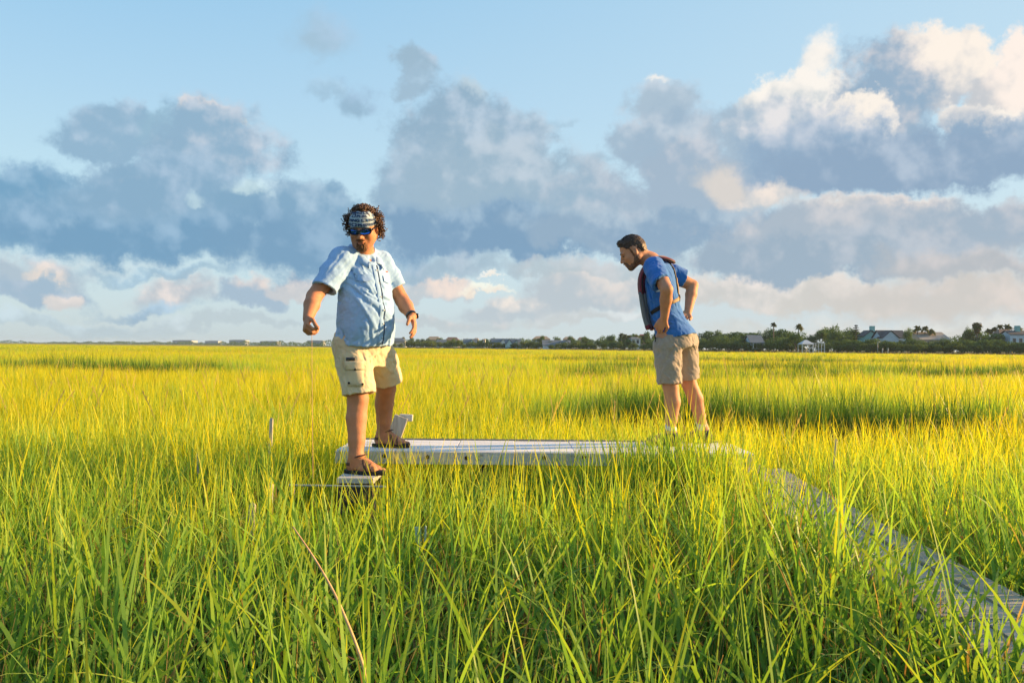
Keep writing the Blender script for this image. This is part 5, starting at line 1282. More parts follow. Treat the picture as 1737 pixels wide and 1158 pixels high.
    # placket, buttons, collar, pocket, emblem
    mb = MB(); zs = np.linspace(2.055, 1.51, 28); pl = [on_shirt(.0 + .018, z, .003) for z in zs]
    mb.tube(pl, 1, 8, flat=(f, .0028, .0035)); mb.build('placket_piping', SEAM, shirt, True, base)
    mb = MB(); mb.tube([on_shirt(-.006, z, .0035) for z in zs], 1, 8, flat=(f, .017, .0022)); mb.build('placket', SHIRT, shirt, True, base)
    for z in np.linspace(2.02, 1.56, 6):
        p = on_shirt(.004, z, .0075)
        MB().tube([p - f * .003, p + f * .001], .0062, 8).build('button', BUTTON, shirt, True, base)
    for sg in (-1, 1):
        if sg > 0: us = np.linspace(.055, .145, 8); zt, zb = 1.985, 1.945
        else: us = np.linspace(-.145, -.055, 8); zt, zb = 1.985, 1.945
        V = []; 
        for z in (zt, zb - .0, ):
            V += [on_shirt(u, z - (.012 * (1 - abs(u - us.mean()) / .045) if z < zt else 0), .0045) for u in us]
        q = [[i, i + 1, i + 9, i + 8] for i in range(7)]
        V2 = [p + f * .004 for p in V]
        n = len(V); Q = [a[::-1] for a in q] + [[x + n for x in a] for a in q] + [[i, i + 8, i + 8 + n, i + n] for i in (0,)] + [[8 + i, 9 + i, 9 + i + n, 8 + i + n] for i in range(7)]
        MB().raw(np.array(V + V2), Q).build('pocket_flap', SHIRT, shirt, True, base)
    p = on_shirt(.115, 2.02, .005)
    MB().box(p, (.026, .004, .009), R, .0015).build('emblem', REDM, shirt, False, base)
    for sg in (-1, 1):                           # collar leaves
        a0 = T(sg * .075, -.075, 2.175); a1 = T(sg * .082, .02, 2.160); a2 = T(sg * .052, .095, 2.115); a3 = T(sg * .030, .125, 2.075)
        b0 = T(sg * .098, -.085, 2.120); b1 = T(sg * .115, .03, 2.105); b2 = T(sg * .100, .115, 2.055); b3 = T(sg * .062, .158, 2.025)
        top = [a0, a1, a2, a3]; bot = [b0, b1, b2, b3]
        t = np.linspace(0, 3, 13); tp = np.array([np.interp(t, range(4), [p[i] for p in top]) for i in range(3)]).T
        bt = np.array([np.interp(t, range(4), [p[i] for p in bot]) for i in range(3)]).T
        mid = (tp + bt) / 2 + (np.array([0, 0, .012]) + R[:, 0] * sg * .008)
        V = np.concatenate([tp, mid, bt]); out = (R[:, 0] * sg * .004 + np.array([0, 0, .003]))
        V = np.concatenate([V, V - out]); n = 13; m = 39; Q = []
        for r_ in range(2):
            for i in range(12):
                q = [r_ * n + i, r_ * n + i + 1, (r_ + 1) * n + i + 1, (r_ + 1) * n + i]
                Q.append(q); Q.append([x + m for x in q[::-1]])
        for i in range(12): Q.append([2 * n + i, 2 * n + i + 1, 2 * n + i + 1 + m, 2 * n + i + m]); Q.append([i, i + m, i + 1 + m, i + 1])
        Q.append([12, 25, 25 + m, 12 + m]); Q.append([25, 38, 38 + m, 25 + m])
        MB().raw(V, Q).build('collar', SHIRT, shirt, True, base)
    # --- shorts
    s = Sculpt([-1.36, 5.14, .96], [-.66, 6.12, 1.70], .0056)
    s.loft([*C0[:2], 0], R, [(1.36, 0, -.01, .185, .13, .145), (1.45, 0, 0, .192, .150, .150), (1.52, 0, .005, .186, .155, .142), (1.60, 0, .01, .17, .14, .125)], .03)
    hemR, hemL = at(610, 668, 5.40), at(657, 648, 5.82)
    for hp, hm, r1 in ((hipR, hemR, .116), (hipL, hemL, .112)):
        dv = (hm - hp) / np.linalg.norm(hm - hp)
        s.sleeve([hp + np.array([0, 0, -.05]), hp * .5 + hm * .5, hm], [.118, .113, r1], .03, dv + np.array([0, 0, -.6]), r1 - .022, .035)
    rng = np.random.default_rng(8)
    for hp, hm in ((hipR, hemR), (hipL, hemL)):
        for i in range(22):
            ang = rng.uniform(0, 6.28); ca, sa = math.cos(ang), math.sin(ang)
            t0 = rng.uniform(.25, .75); t1 = t0 + rng.uniform(.1, .35); rr = .118
            an2 = ang + rng.uniform(-.7, .7)
            a_ = hp + (hm - hp) * t0 + (l * ca + f * sa) * rr; b_ = hp + (hm - hp) * t1 + (l * math.cos(an2) + f * math.sin(an2)) * rr
            s.fold(a_, b_, rng.uniform(.008, .013), rng.uniform(.010, .020) * (1 if i % 2 else -1))
        cr = T(0, .12, 1.46)
        for i in range(8):
            side = l if hp is hipL else -l
            b_ = hp + (hm - hp) * rng.uniform(.35, .9) + side * rng.uniform(-.03, .06) + f * .11
            s.fold(cr + rng.normal(0, .02, 3), b_, 0.012, rng.uniform(.007, .015) * (1 if i % 2 else -1))
    s.rough(.004, (.06, .06, .05), seed=4.4); s.rough(.002, (.025, .025, .03), seed=1.7)
    s.rough(-.0026, (.022, .022, .14), R=R @ rotm((0, 1, 0), -.7), seed=33.7, ridge=True)
    shorts = s.build('cargo_shorts', KHAKI, root, base)
    def on_sh(p0, dirn, off):                    # march from outside onto the shorts
        P = np.array([p0 - dirn * x for x in np.linspace(0, .3, 160)]); d = s.sample(P); i = np.argmax(d < 0); i = i if d[i] < 0 else 80
        return P[i] + dirn * off
    side = np.array([.19, -.98, 0]); side /= np.linalg.norm(side)
    def patch(name, px0, px1, py0, py1, off, thick, mat, nx=7, nz=6, parent=shorts, skew=0):
        V = []
        for j in range(nz):
            for i in range(nx):
                py = py0 + (py1 - py0) * j / (nz - 1); px = px0 + (px1 - px0) * i / (nx - 1) + skew * j / (nz - 1)
                V.append(on_sh(at(px, py, 5.22), side, off))
        V = np.array(V); n = len(V); V = np.vstack([V, V + side * thick]); Q = []
        for j in range(nz - 1):
            for i in range(nx - 1):
                q = [j * nx + i, j * nx + i + 1, (j + 1) * nx + i + 1, (j + 1) * nx + i]; Q += [q, [x + n for x in q[::-1]]]
        for i in range(nx - 1):
            Q.append([i, i + n, i + 1 + n, i + 1]); b_ = (nz - 1) * nx; Q.append([b_ + i, b_ + i + 1, b_ + i + 1 + n, b_ + i + n])
        for j in range(nz - 1):
            Q.append([j * nx, (j + 1) * nx, (j + 1) * nx + n, j * nx + n]); e_ = nx - 1
            Q.append([j * nx + e_, j * nx + e_ + n, (j + 1) * nx + e_ + n, (j + 1) * nx + e_])
        return MB().raw(V, Q).build(name, mat, parent, True, base)
    pk = patch('cargo_pocket', 586, 616, 627, 656, .001, .006, KHAKI, skew=3)
    patch('pocket_flap', 584.5, 617.5, 613, 628, .007, .005, KHAKI, parent=pk)
    patch('phone_edge', 586.5, 602.5, 606.5, 611.5, .002, .006, PLASTIC, nx=5, nz=3)
    for px, py in ((602.5, 627), (591.5, 650.5), (615.5, 652.5)):
        q = on_sh(at(px, py, 5.2), side, .012); MB().tube([q - side * .004, q + side * .003], .008, 10).build('snap', SNAP, pk, True, base)
    # --- belt line under the shirt is hidden; sandals
    for an, hd in ((aR, headR), (aL, headL)):
        h = np.array([hd[0], hd[1], 0.]); h /= np.linalg.norm(h); lat = np.array([-h[1], h[0], 0]); k = 1.12
        z0 = an[2] - .105
        out = []
        for i in range(28):
            t = i / 28 * 2 * math.pi; x = .055 + .135 * math.cos(t); w = .043 + .010 * math.cos(t) + .002 * math.cos(2 * t)
            out.append((x * k, w * math.sin(t) * k))
        V = []
        for z, g in ((.0, .97), (.012, 1.0), (.020, 1.0), (.024, .96)):
            V += [[an[0] + h[0] * x * g + lat[0] * y * g, an[1] + h[1] * x * g + lat[1] * y * g, z0 + z + (.008 * max(0, (x - .1) / .1) ** 2 if z > 0 else 0)] for x, y in out]
        Q = [[r * 28 + i, r * 28 + (i + 1) % 28, (r + 1) * 28 + (i + 1) % 28, (r + 1) * 28 + i] for r in range(3) for i in range(28)]
        V = np.array(V); c0 = V[:28].mean(0); c1 = V[84:].mean(0); V = np.vstack([V, c0, c1])
        Tr = [[112, (i + 1) % 28, i] for i in range(28)] + [[113, 84 + i, 84 + (i + 1) % 28] for i in range(28)]
        sole = MB().raw(V, Q, Tr).build('sandal_sole', RUBBER, root, True, base)
        P = lambda x, y, z: an + h * x * k + lat * y * k + np.array([0, 0, z * k])
        def loop(x0, x1, ry, ztop, n=13):
            return [P(x0 + (x1 - x0) * math.sin(t), ry * math.cos(t), -.075 + (ztop + .075) * math.sin(t) ** .8 if math.sin(t) > 0 else -.075) for t in np.linspace(0.0, math.pi, n)]
        def strap(pts, w=.0085):
            pts = np.array(pts); c = an + h * .05 - np.array([0, 0, .05]); N = pts - c
            MB().tube(pts, 1, 8, flat=(N, w, .0025)).build('sandal_strap', DKBROWN, sole, True, base)
        strap(loop(.115, .105, .047, -.030)); strap(loop(.085, .055, .047, -.0), .008)
        strap([P(.02 + .045 * math.cos(t), .041 * math.sin(t), .012 + .010 * math.cos(t)) for t in np.linspace(0, 2 * math.pi, 21)])
        strap([P(-.022 - .035 * math.sin(t), .042 * math.cos(t), -.035) for t in np.linspace(0, math.pi, 11)], .010)
        strap([P(.11, .045, -.055), P(.085, .030, -.018), P(.06, .0, .006), P(.035, -.030, .004)], .007)
    # --- head things
    HP = lambda x, y, z: hc + RH @ (np.array([x, y, z]) * HK)
    hs = SK['m1']
    def on_head(dv, off, c=(0, -.01, .03)):
        dv = np.asarray(dv, float); dv /= np.linalg.norm(dv); o = HP(*c); w = RH @ dv
        t = np.linspace(.18, .03, 220); P = o + np.outer(t, w); d = hs.sample(P); i = np.argmax(d < 0); i = i if d[i] < 0 else 110
        return P[i] + w * off
    # bandana: rows of latitude round the skull from just above the glasses to the crown
    na, nl = 48, 9
    def band_pt(a, e, off):                      # a: angle round the head from the front, e: 0 bottom .. 1 top
        el = -.03 + e * 1.07 - .10 * (1 - math.cos(a))
        return on_head((math.sin(a) * math.cos(el), math.cos(a) * math.cos(el), math.sin(el)), off + .003 * math.sin(a * 9 + e * 4) * .5)
    V = np.array([[band_pt(i / na * 2 * math.pi, j / (nl - 1), .008) for i in range(na)] for j in range(nl)])
    V2 = np.array([[band_pt(i / na * 2 * math.pi, j / (nl - 1), -.006) for i in range(na)] for j in (0, nl - 1)])
    A = np.concatenate([V2[0], V.reshape(-1, 3), V2[1]]); Q = [[r * na + i, r * na + (i + 1) % na, (r + 1) * na + (i + 1) % na, (r + 1) * na + i] for r in range(nl + 1) for i in range(na)]
    Q = [q[::-1] for q in Q]
    band = MB().raw(A, Q).build('bandana', WHITEB, root, True, base)
    def print_text(txt, a0, e0, height, name):   # lettering laid on the cloth
        cu = bpy.data.curves.new(name, 'FONT'); cu.body = txt; cu.size = 1.0; cu.resolution_u = 2; cu.offset = .05
        o = bpy.data.objects.new(name, cu); COL.objects.link(o); bpy.context.view_layer.update()
        me = bpy.data.meshes.new_from_object(o.evaluated_get(bpy.context.evaluated_depsgraph_get())); bpy.data.objects.remove(o)
        bm = bmesh.new(); bm.from_mesh(me); bmesh.ops.triangulate(bm, faces=bm.faces)
        W = max(v.co.x for v in bm.verts)
        for v in bm.verts:
            a = v.co.x * height * 1.15 / max(.45, math.cos(e0 * 1.02)) - a0; e = e0 + v.co.y * height * .72
            v.co = Vector(band_pt(a, e, .0118) - base)
        bm.to_mesh(me); bm.free(); me.materials.clear()
        return link(name, me, NAVYB, band)
    def emblem_at(a0, e0, h):                    # little boxed badge with a fish-like notch
        def pt(x, y, o=.0118): return band_pt(x * h * 1.0 / max(.45, math.cos(e0 * 1.02)) - a0, e0 + y * h * .72, o) - base
        outer = [(0, 0), (1.25, 0), (1.25, .8), (0, .8)]; inner = [(.2, .3), (.75, .12), (1.08, .38), (.8, .66), (.3, .64), (.2, .5)]
        bm = bmesh.new()
        n = 24; O = []; I_ = []
        def per(poly, t):
            m = len(poly); x = t * m; i = int(x) % m; fr = x - int(x); a, b = poly[i], poly[(i + 1) % m]
            return (a[0] + (b[0] - a[0]) * fr, a[1] + (b[1] - a[1]) * fr)
        for i in range(n):
            O.append(bm.verts.new(pt(*per(outer, i / n)))); I_.append(bm.verts.new(pt(*per(inner, i / n))))
        for i in range(n): bm.faces.new([O[i], O[(i + 1) % n], I_[(i + 1) % n], I_[i]])
        me = bpy.data.meshes.new('printed_emblem'); bm.to_mesh(me); bm.free(); link('printed_emblem', me, NAVYB, band)
    H = .29
    print_text('PHISHING', .10, .06, H, 'printed_lettering'); emblem_at(.52, .06, H); print_text('ING', 1.15, .06, H, 'printed_lettering'); emblem_at(-1.15, .06, H)
    print_text('SHING', 1.0, .31, H, 'printed_lettering'); emblem_at(-.12, .31, H); print_text('PHIS', -.62, .31, H, 'printed_lettering')
    print_text('PHIS', .22, .56, H, 'printed_lettering'); emblem_at(.72, .56, H)
    print_text('SHING', 1.2, .78, H, 'printed_lettering'); emblem_at(-.3, .78, H)
    # sunglasses
    def lens(sx):
        V = []; n = 20
        for o in (0, 1):
            for i in range(n):
                t = i / n * 2 * math.pi; cx, cz = math.cos(t), math.sin(t)
                x = sx * (.036 + .034 * np.sign(cx) * abs(cx) ** .75); z = .002 + (.0165 + .003 * cx * 1) * np.sign(cz) * abs(cz) ** .75 + .003 * cx
                y = .112 - 5.2 * x * x - .004 * o
                V.append(HP(x, y, z))
        V.append(np.mean(V[:n], 0) + RH[:, 1] * .003)
        T_ = [[2 * n, i, (i + 1) % n] if sx < 0 else [2 * n, (i + 1) % n, i] for i in range(n)]
        Q = [[i, i + n, (i + 1) % n + n, (i + 1) % n] for i in range(n)]
        return MB().raw(np.array(V), Q, T_), np.array(V[:n])
    fr = None
    m = MB()
    rims = []
    for sx in (-1, 1):
        lb, rim = lens(sx); rims.append((lb, rim))
        m.tube(np.vstack([rim, rim[:2]]), .0032 * HK, 6, cap=False)
        up_ = rim[[18, 19, 0, 1, 2, 3, 4, 5, 6, 7, 8, 9, 10]] if True else rim
        m.tube(rim[0:11] + RH[:, 2] * .002, .0062 * HK, 6)
        tmp = [HP(sx * .070, .086, .006), HP(sx * .080, .05, .008), HP(sx * .086, .01, .006), HP(sx * .084, -.03, -.006)]
        m.tube(tmp, .0045 * HK, 6)
    m.tube([HP(-.008, .111, .006), HP(0, .1145, .008), HP(.008, .111, .006)], .004 * HK, 6)
    gl = m.build('sunglasses', PLASTIC, root, True, base)
    for lb, rim in rims: lb.build('lens', LENSB, gl, True, base)
    # goatee: chin, jaw line and moustache
    g = Sculpt(hc - .19, hc + .19, .0036)
    for c, r in (((0, .074, -.106), (.036, .028, .026)), ((0, .088, -.088), (.020, .016, .012)), ((.023, .081, -.077), (.006, .014, .018)), ((-.023, .081, -.077), (.006, .014, .018)),
                 ((.012, .100, -.053), (.017, .009, .0055)), ((-.012, .100, -.053), (.018, .010, .007))):
        g.ell(HP(*c), np.array(r) * HK, RH, .010)
    g.rough(.0035, (.008, .008, .014), R=RH)
    g.build('goatee', BEARD1, root, base)
    MB().raw(*_lip(HP, RH, .020)).build('lips', LIP, root, True, base)
    # curly hair
    rng = np.random.default_rng(3); m = MB()
    for i in range(1350):
        a = rng.uniform(0, 2 * math.pi); top = rng.random() < .30
        if top:
            el = rng.uniform(.95, 1.55)
            if abs(((a + math.pi) % (2 * math.pi)) - math.pi) < 1.3 and el < 1.22: continue
        else:
            el = rng.uniform(-.75, .62)
            if abs(((a + math.pi) % (2 * math.pi)) - math.pi) < (1.42 if el > -.05 else 1.62): continue
        dv = np.array([math.sin(a) * math.cos(el), math.cos(a) * math.cos(el), math.sin(el)])
        p = on_head(dv, 0.004); w = RH @ dv
        ax = w * .6 + rng.normal(0, .5, 3) + np.array([0, 0, -.55]); ax /= np.linalg.norm(ax)
        L = rng.uniform(.022, .045) * (.55 if top else 1.15); cr = rng.uniform(.006, .0105); turns = rng.uniform(1.3, 2.4); n = int(turns * 8) + 2
        e1 = np.cross(ax, w + .01); e1 /= np.linalg.norm(e1) + 1e-9; e2 = np.cross(ax, e1); ph = rng.uniform(0, 6.28)
        t = np.linspace(0, 1, n)
        pts = p + np.outer(t * L, ax) + np.outer(np.sin(t * 1.5) * (.005 if top else .016), w) + cr * (np.outer(np.cos(ph + t * turns * 6.28) - math.cos(ph), e1) + np.outer(np.sin(ph + t * turns * 6.28) - math.sin(ph), e2))
        m.tube(pts, np.linspace(.0042, .0020, n), 5)
    hair = m.build('curly_hair', HAIR1, root, True, base)
    cap = Sculpt(hc - .2, hc + .2, .005)
    cap.ell(HP(0, -.022, .045), np.array([.083, .098, .084]) * HK, RH, .01); cap.ell(HP(0, -.055, .0), np.array([.08, .065, .075]) * HK, RH, .02)
    cap.half(HP(0, .040, .0), RH @ np.array([0, 1, -.36])); cap.rough(.006, (.02, .02, .02))
    sl, X, Y, Z = cap.win(hc - .2, hc + .2)
    cap.build('hair_mass', HAIR1, root, base)
    # watch on the left wrist
    ax = (wL - eL) / np.linalg.norm(wL - eL); wc = wL - ax * .012
    e1 = np.cross(ax, [0, 0, 1.]); e1 /= np.linalg.norm(e1); e2 = np.cross(ax, e1)
    t = np.linspace(0, 2 * math.pi, 25)
    N = np.outer(np.cos(t), e1) + np.outer(np.sin(t), e2)
    wt = MB().tube(wc + N * .0365, 1, 8, cap=False, flat=(N, .012, .0035)).build('watch_strap', PLASTIC, root, True, base)
    q = wc + e1 * .040 * np.sign(e1.dot([.5, -.6, .3])); nn = (q - wc) / np.linalg.norm(q - wc)
    MB().tube([q - nn * .004, q + nn * .006], .019, 14).build('watch_case', PLASTIC, wt, True, base)
    return root, wR

def _lip(HP, RH, w):
    V = []; n = 9
    for j, (z, y) in enumerate(((-.0605, .1025), (-.0660, .1055), (-.0690, .1035), (-.0740, .1035), (-.0800, .1010))):
        for i in range(n):
            x = -w + 2 * w * i / (n - 1); k = 1 - (x / w) ** 2
            V.append(HP(x, y - 14 * x * x, -.0692 + (z + .0692) * (k ** .6 + .05)))
    Q = [[j * n + i, (j + 1) * n + i, (j + 1) * n + i + 1, j * n + i + 1] for j in range(4) for i in range(n - 1)]
    return np.array(V), Q

# ------------------------------------------------------------------ the man bending forward
def build_man_bending():
    O = -.10
    f = np.array([-.93, .36, 0]); f /= np.linalg.norm(f); l = np.array([-f[1], f[0], 0])
    lean = math.radians(13)
    upw = np.array([0, 0, 1]) * math.cos(lean) + f * math.sin(lean); fw = f * math.cos(lean) - np.array([0, 0, 1]) * math.sin(lean)
    R = np.stack([l, fw, upw], 1)
    Pc = at(1140, 560, 6.45 + O)
    T = lambda u, v, w: Pc + R @ np.array([u, v, w])
    base = np.array([at(1150, 740, 6.42 + O)[0], 6.42 + O, .74])
    root = empty('person', base)
    tag(root, 'man in royal blue T-shirt and inflatable life vest bending forward with hands on hips', 'person')
    sL, sR = T(.175, .0, .50), T(-.175, .0, .50)
    eL, wL = at(1131, 491, 6.10 + O), at(1127, 540, 6.235 + O)
    eR, wR = at(1175, 484, 6.70 + O), at(1167, 530, 6.58 + O)
    hipL, kL, aL = at(1131, 574, 6.36 + O), at(1138, 656, 6.33 + O), at(1138, 737, 6.36 + O)
    hipR, kR, aR = at(1158, 570, 6.53 + O), at(1169, 650, 6.55 + O), at(1193, 737, 6.60 + O)
    aL[2] = aR[2] = .74 + .10
    s = Sculpt([.62, 5.85, .70], [1.75, 6.95, 2.55], .0062)
    s.loft(Pc, R, [(-.10, 0, 0, .12, .09, .1), (.0, 0, 0, .145, .10, .11), (.15, 0, .01, .14, .105, .085), (.35, 0, .01, .155, .105, .10), (.5, 0, 0, .15, .08, .09), (.57, 0, .01, .06, .055, .06)], .03)
    hc = at(1073, 427, 6.50 + O); hf = np.array([-.95, .10, -.55]); RH = frame(hf); HK = 1.03
    s.chain([T(0, -.0, .52), T(0, .045, .585), hc - RH[:, 1] * .035 - RH[:, 2] * .045], [.068, .062, .060], .04)
    sculpt_head(s, hc, RH, HK, 1.0)
    for sh, e, w in ((sL, eL, wL), (sR, eR, wR)):
        s.chain([sh, sh * .45 + e * .55, e], [.063, .057, .045], .012)
        s.chain([e, e * .66 + w * .34, w], [.045, .047, .030], .012)
    sculpt_hand(s, wL, at(1117, 556, 6.27 + O) - wL, np.array([.35, 1, .1]), np.array([.6, .2, -.6]), (.55, .9, .6), 1.0, .05, .4)
    sculpt_hand(s, wR, at(1152, 545, 6.50 + O) - wR, np.array([-.3, -1, .1]), np.array([.5, .2, -.6]), (.5, .8, .5), 1.0, .05, .4)
    for hp, kn, an in ((hipL, kL, aL), (hipR, kR, aR)):
        s.cone(hp, kn, .088, .060, .012)
        sh = (an - kn)
        s.chain([kn, kn + sh * .32 - f * .012, kn + sh * .7 - f * .004, an + np.array([0, 0, .01])], [.060, .063, .047, .038], .012)
        s.ell(kn + f * .022, (.038, .03, .044), R, .03)
        sculpt_foot(s, an, f, 1.0)
    s.rough(.0010, (.05, .05, .09))
    s.build('body', SKIN2, root, base); SK['m2'] = s
    # --- T-shirt
    s = Sculpt([.72, 5.85, 1.36], [1.72, 6.95, 2.34], .0056)
    rows = [(-.065, 0, -.010, .190, .142, .172), (.03, 0, .0, .172, .135, .135), (.13, 0, .01, .163, .128, .112), (.26, 0, .012, .170, .128, .115), (.40, 0, .005, .180, .122, .122),
            (.49, 0, -.005, .165, .098, .108), (.545, 0, -.005, .10, .075, .085), (.575, 0, 0, .07, .065, .07)]
    s.loft(Pc, R, rows, .02)
    cL, cR = at(1121, 480, 6.16 + O), at(1161, 472, 6.66 + O)
    for sg, sh, en in ((1, sL, cL), (-1, sR, cR)):
        s.cone(T(sg * .07, -.005, .535), sh, .05, .072, .04)
        dv = (en - sh) / np.linalg.norm(en - sh)
        s.sleeve([sh, sh * .5 + en * .5, en], [.076, .078, .074], .04, dv + np.array([.45 if sg > 0 else 0, 0, 0]), .054, .02)
    s.loft(Pc, R, [(-.10, 0, -.008, .172, .124, .150), (-.02, 0, -.006, .160, .118, .134), (-.015, 0, 0, .15, .12, .12)], .0, 's')
    s.cone(T(0, .02, .53), T(0, .08, .72), .060, .095, .01, 's')
    sl, X, Y, Z = s.win(s.lo, s.lo + s.n * s.h)
    rng = np.random.default_rng(21)
    def surf(u, w, front):
        tw = np.array(rows); a = np.interp(w, tw[:, 0], tw[:, 3]); b = np.interp(w, tw[:, 0], tw[:, 4 if front else 5]); cv = np.interp(w, tw[:, 0], tw[:, 2])
        q = max(0, 1 - min(1, abs(u) / a) ** 2.2) ** (1 / 2.2)
        return T(u, cv + (b if front else -b) * q, w)
    for i in range(16):                          # creases gathering at the waist under the hands and over the back
        u0 = rng.uniform(-.15, .165); w0 = rng.uniform(.02, .12); u1 = u0 + rng.uniform(-.09, .09); w1 = w0 + rng.uniform(-.02, .08)
        s.fold(surf(u0, w0, i % 3 == 0), surf(u1, w1, i % 3 == 0), rng.uniform(.008, .014), rng.uniform(.007, .015) * (1 if i % 3 else -1))
    for i in range(14):
        u0 = rng.uniform(-.13, .16); w0 = rng.uniform(.16, .3); u1 = u0 + rng.uniform(-.05, .05); w1 = w0 + rng.uniform(.08, .18)
        s.fold(surf(u0, w0, i % 2 == 0), surf(u1, w1, i % 2 == 0), rng.uniform(.009, .016), rng.uniform(.006, .012) * (1 if i % 2 else -1))
    for i in range(12):
        w0 = rng.uniform(.2, .42); s.fold(T(.15 + rng.normal(0, .02), .09, w0), T(.165, -.02, w0 - rng.uniform(.05, .16)), .012, rng.uniform(-.006, .008))
    s.rough(.004, (.06, .06, .045), R=R, seed=2.2); s.rough(.002, (.025, .025, .03), R=R, seed=5.5)
    s.rough(-.0022, (.022, .022, .15), R=R @ rotm((0, 1, 0), .6), seed=53.7, ridge=True)
    tee = s.build('t_shirt', ROYAL, root, base)
    def on_tee(P0, dirn, off, far=.4):
        dirn = np.asarray(dirn, float); dirn /= np.linalg.norm(dirn)
        P = np.array([P0 + dirn * x for x in np.linspace(.3, -.1, 200)]); d = s.sample(np.clip(P, s.lo + .01, s.lo + (s.n - 2) * s.h)); i = np.argmax(d < 0); i = i if d[i] < 0 else 130
        return P[i] + dirn * off
    # --- shorts
    q = Sculpt([.80, 5.9, 1.0], [1.62, 6.85, 1.66], .0056)
    q.loft(Pc, R, [(-.16, 0, -.015, .165, .115, .14), (-.06, 0, -.01, .176, .125, .15), (-.02, 0, 0, .160, .118, .132), (.0, 0, .0, .15, .11, .12)], .03)
    hmL, hmR = at(1136, 651, 6.33 + O), at(1167, 643, 6.55 + O)
    for hp, hm, sg in ((hipL, hmL, 1), (hipR, hmR, -1)):
        dv = (hm - hp) / np.linalg.norm(hm - hp)
        q.ell(hp - f * .034 + np.array([0, 0, -.03]), (.088, .088, .10), R, .04)
        q.sleeve([hp + np.array([0, 0, -.06]), hp * .5 + hm * .5, hm], [.108, .100, .090], .03, dv, .070, .035)
    rng = np.random.default_rng(31)
    for hp, hm in ((hipL, hmL), (hipR, hmR)):
        for i in range(24):
            ang = rng.uniform(0, 6.28); an2 = ang + rng.uniform(-.8, .8); t0 = rng.uniform(-.05, .75); t1 = t0 + rng.uniform(.08, .3); rr = .102
            q.fold(hp + (hm - hp) * t0 + (l * math.cos(ang) + f * math.sin(ang)) * rr, hp + (hm - hp) * t1 + (l * math.cos(an2) + f * math.sin(an2)) * rr, rng.uniform(.008, .015), rng.uniform(.006, .013) * (1 if i % 2 else -1))
    q.fold(T(0, -.155, .02), T(0, -.14, -.20), .012, -.016)
    q.rough(.004, (.06, .06, .05), seed=8.4); q.rough(.002, (.025, .025, .03), seed=6.7)
    q.rough(-.0026, (.022, .022, .13), R=R @ rotm((0, 1, 0), .8), seed=63.7, ridge=True)
    sh = q.build('shorts', TAUPE, root, base)
    def on_short(P0, dirn, off):
        dirn = np.asarray(dirn, float); dirn /= np.linalg.norm(dirn)
        P = np.array([P0 + dirn * x for x in np.linspace(.3, -.1, 200)]); d = q.sample(np.clip(P, q.lo + .01, q.lo + (q.n - 2) * q.h)); i = np.argmax(d < 0); i = i if d[i] < 0 else 130
        return P[i] + dirn * off
    MB().tube([on_short(T(u, 0, -.07), (-fw), .003) for u in np.linspace(.05, .13, 6)], 1, 8, flat=(-fw, .010, .003)).build('back_pocket', TAUPE, sh, True, base)
    MB().tube([on_short(at(1111, py, 6.2), (-.3, -1, 0), .012) for py in (567, 573, 579)], .0045, 6).build('key_cord', BLACKW, sh, True, base)
    # --- socks and shoes
    for an in (aL, aR):
        kn = kL if an is aL else kR; d = (kn - an) / np.linalg.norm(kn - an)
        sk = Sculpt(an - .2, an + .25, .006)
        sk.chain([an - np.array([0, 0, .03]), an + d * .03, an + d * .105], [.042, .040, .042], .02); sk.half(an + d * .10, d); sk.rough(.0015, (.012, .012, .03))
        sk.build('sock', SOCK, root, base)
        so_ = Sculpt(an - .22, an + .26, .006)
        P = lambda x, y, z: an + f * x + l * y + np.array([0, 0, z])
        so_.cone(P(-.03, 0, -.045), P(.06, 0, -.05), .047, .044, .03); so_.cone(P(.05, 0, -.058), P(.155, .004, -.066), .043, .036, .03); so_.cone(P(0, 0, -.02), P(.0, 0, .02), .046, .044, .03)
        so_.cone(P(.0, 0, .01), P(.0, 0, .08), .038, .040, .005, 's'); so_.half(P(0, 0, -.088), (0, 0, -1)); so_.half(P(0, 0, .028), (.0, 0, 1))
        shoe = so_.build('shoe', SHOE, root, base)
        ml = MB(); V = []
        for z in (-.0998, -.078):
            for i in range(26):
                t = i / 26 * 6.2832; x = .062 + .138 * math.cos(t); w = .046 + .004 * math.cos(t)
                V.append(P(x, w * math.sin(t), z))
        V = np.array(V); Q = [[i, (i + 1) % 26, 26 + (i + 1) % 26, 26 + i] for i in range(26)]
        V = np.vstack([V, V[:26].mean(0), V[26:].mean(0)]); Tr = [[52, (i + 1) % 26, i] for i in range(26)] + [[53, 26 + i, 26 + (i + 1) % 26] for i in range(26)]
        ml.raw(V, Q, Tr).build('shoe_sole', RUBBER, shoe, True, base)
    # --- life vest: a flat collar round the neck running down into two chest panels
    def vest_path(sg):
        pts = [(sg * .0, -.112, .535), (sg * .045, -.102, .555), (sg * .085, -.06, .572), (sg * .105, .00, .572), (sg * .110, .065, .54), (sg * .105, .118, .49), (sg * .098, .150, .42), (sg * .092, .160, .33)]
        return pts
    def smooth(pts, n):
        pts = np.array(pts, float); t = np.linspace(0, len(pts) - 1, n); o = np.array([np.interp(t, range(len(pts)), pts[:, i]) for i in range(3)]).T
        for _ in range(3): o[1:-1] = (o[:-2] + 2 * o[1:-1] + o[2:]) / 4
        return o
    coll = list(reversed(vest_path(1))) + vest_path(-1)[1:]
    c = smooth(coll, 46); cen = np.array([0, .0, .30]); N = c - np.array([0, .0, 0]) * 1; N = c - (np.array([0, 0.01, .36]) + 0 * c); W = np.array([T(*p) for p in c]); NW = (R @ N.T).T
    vest = MB().tube(W, 1, 12, flat=(NW, .037, .016)).build('life_vest_collar', MAROON, root, True, base)
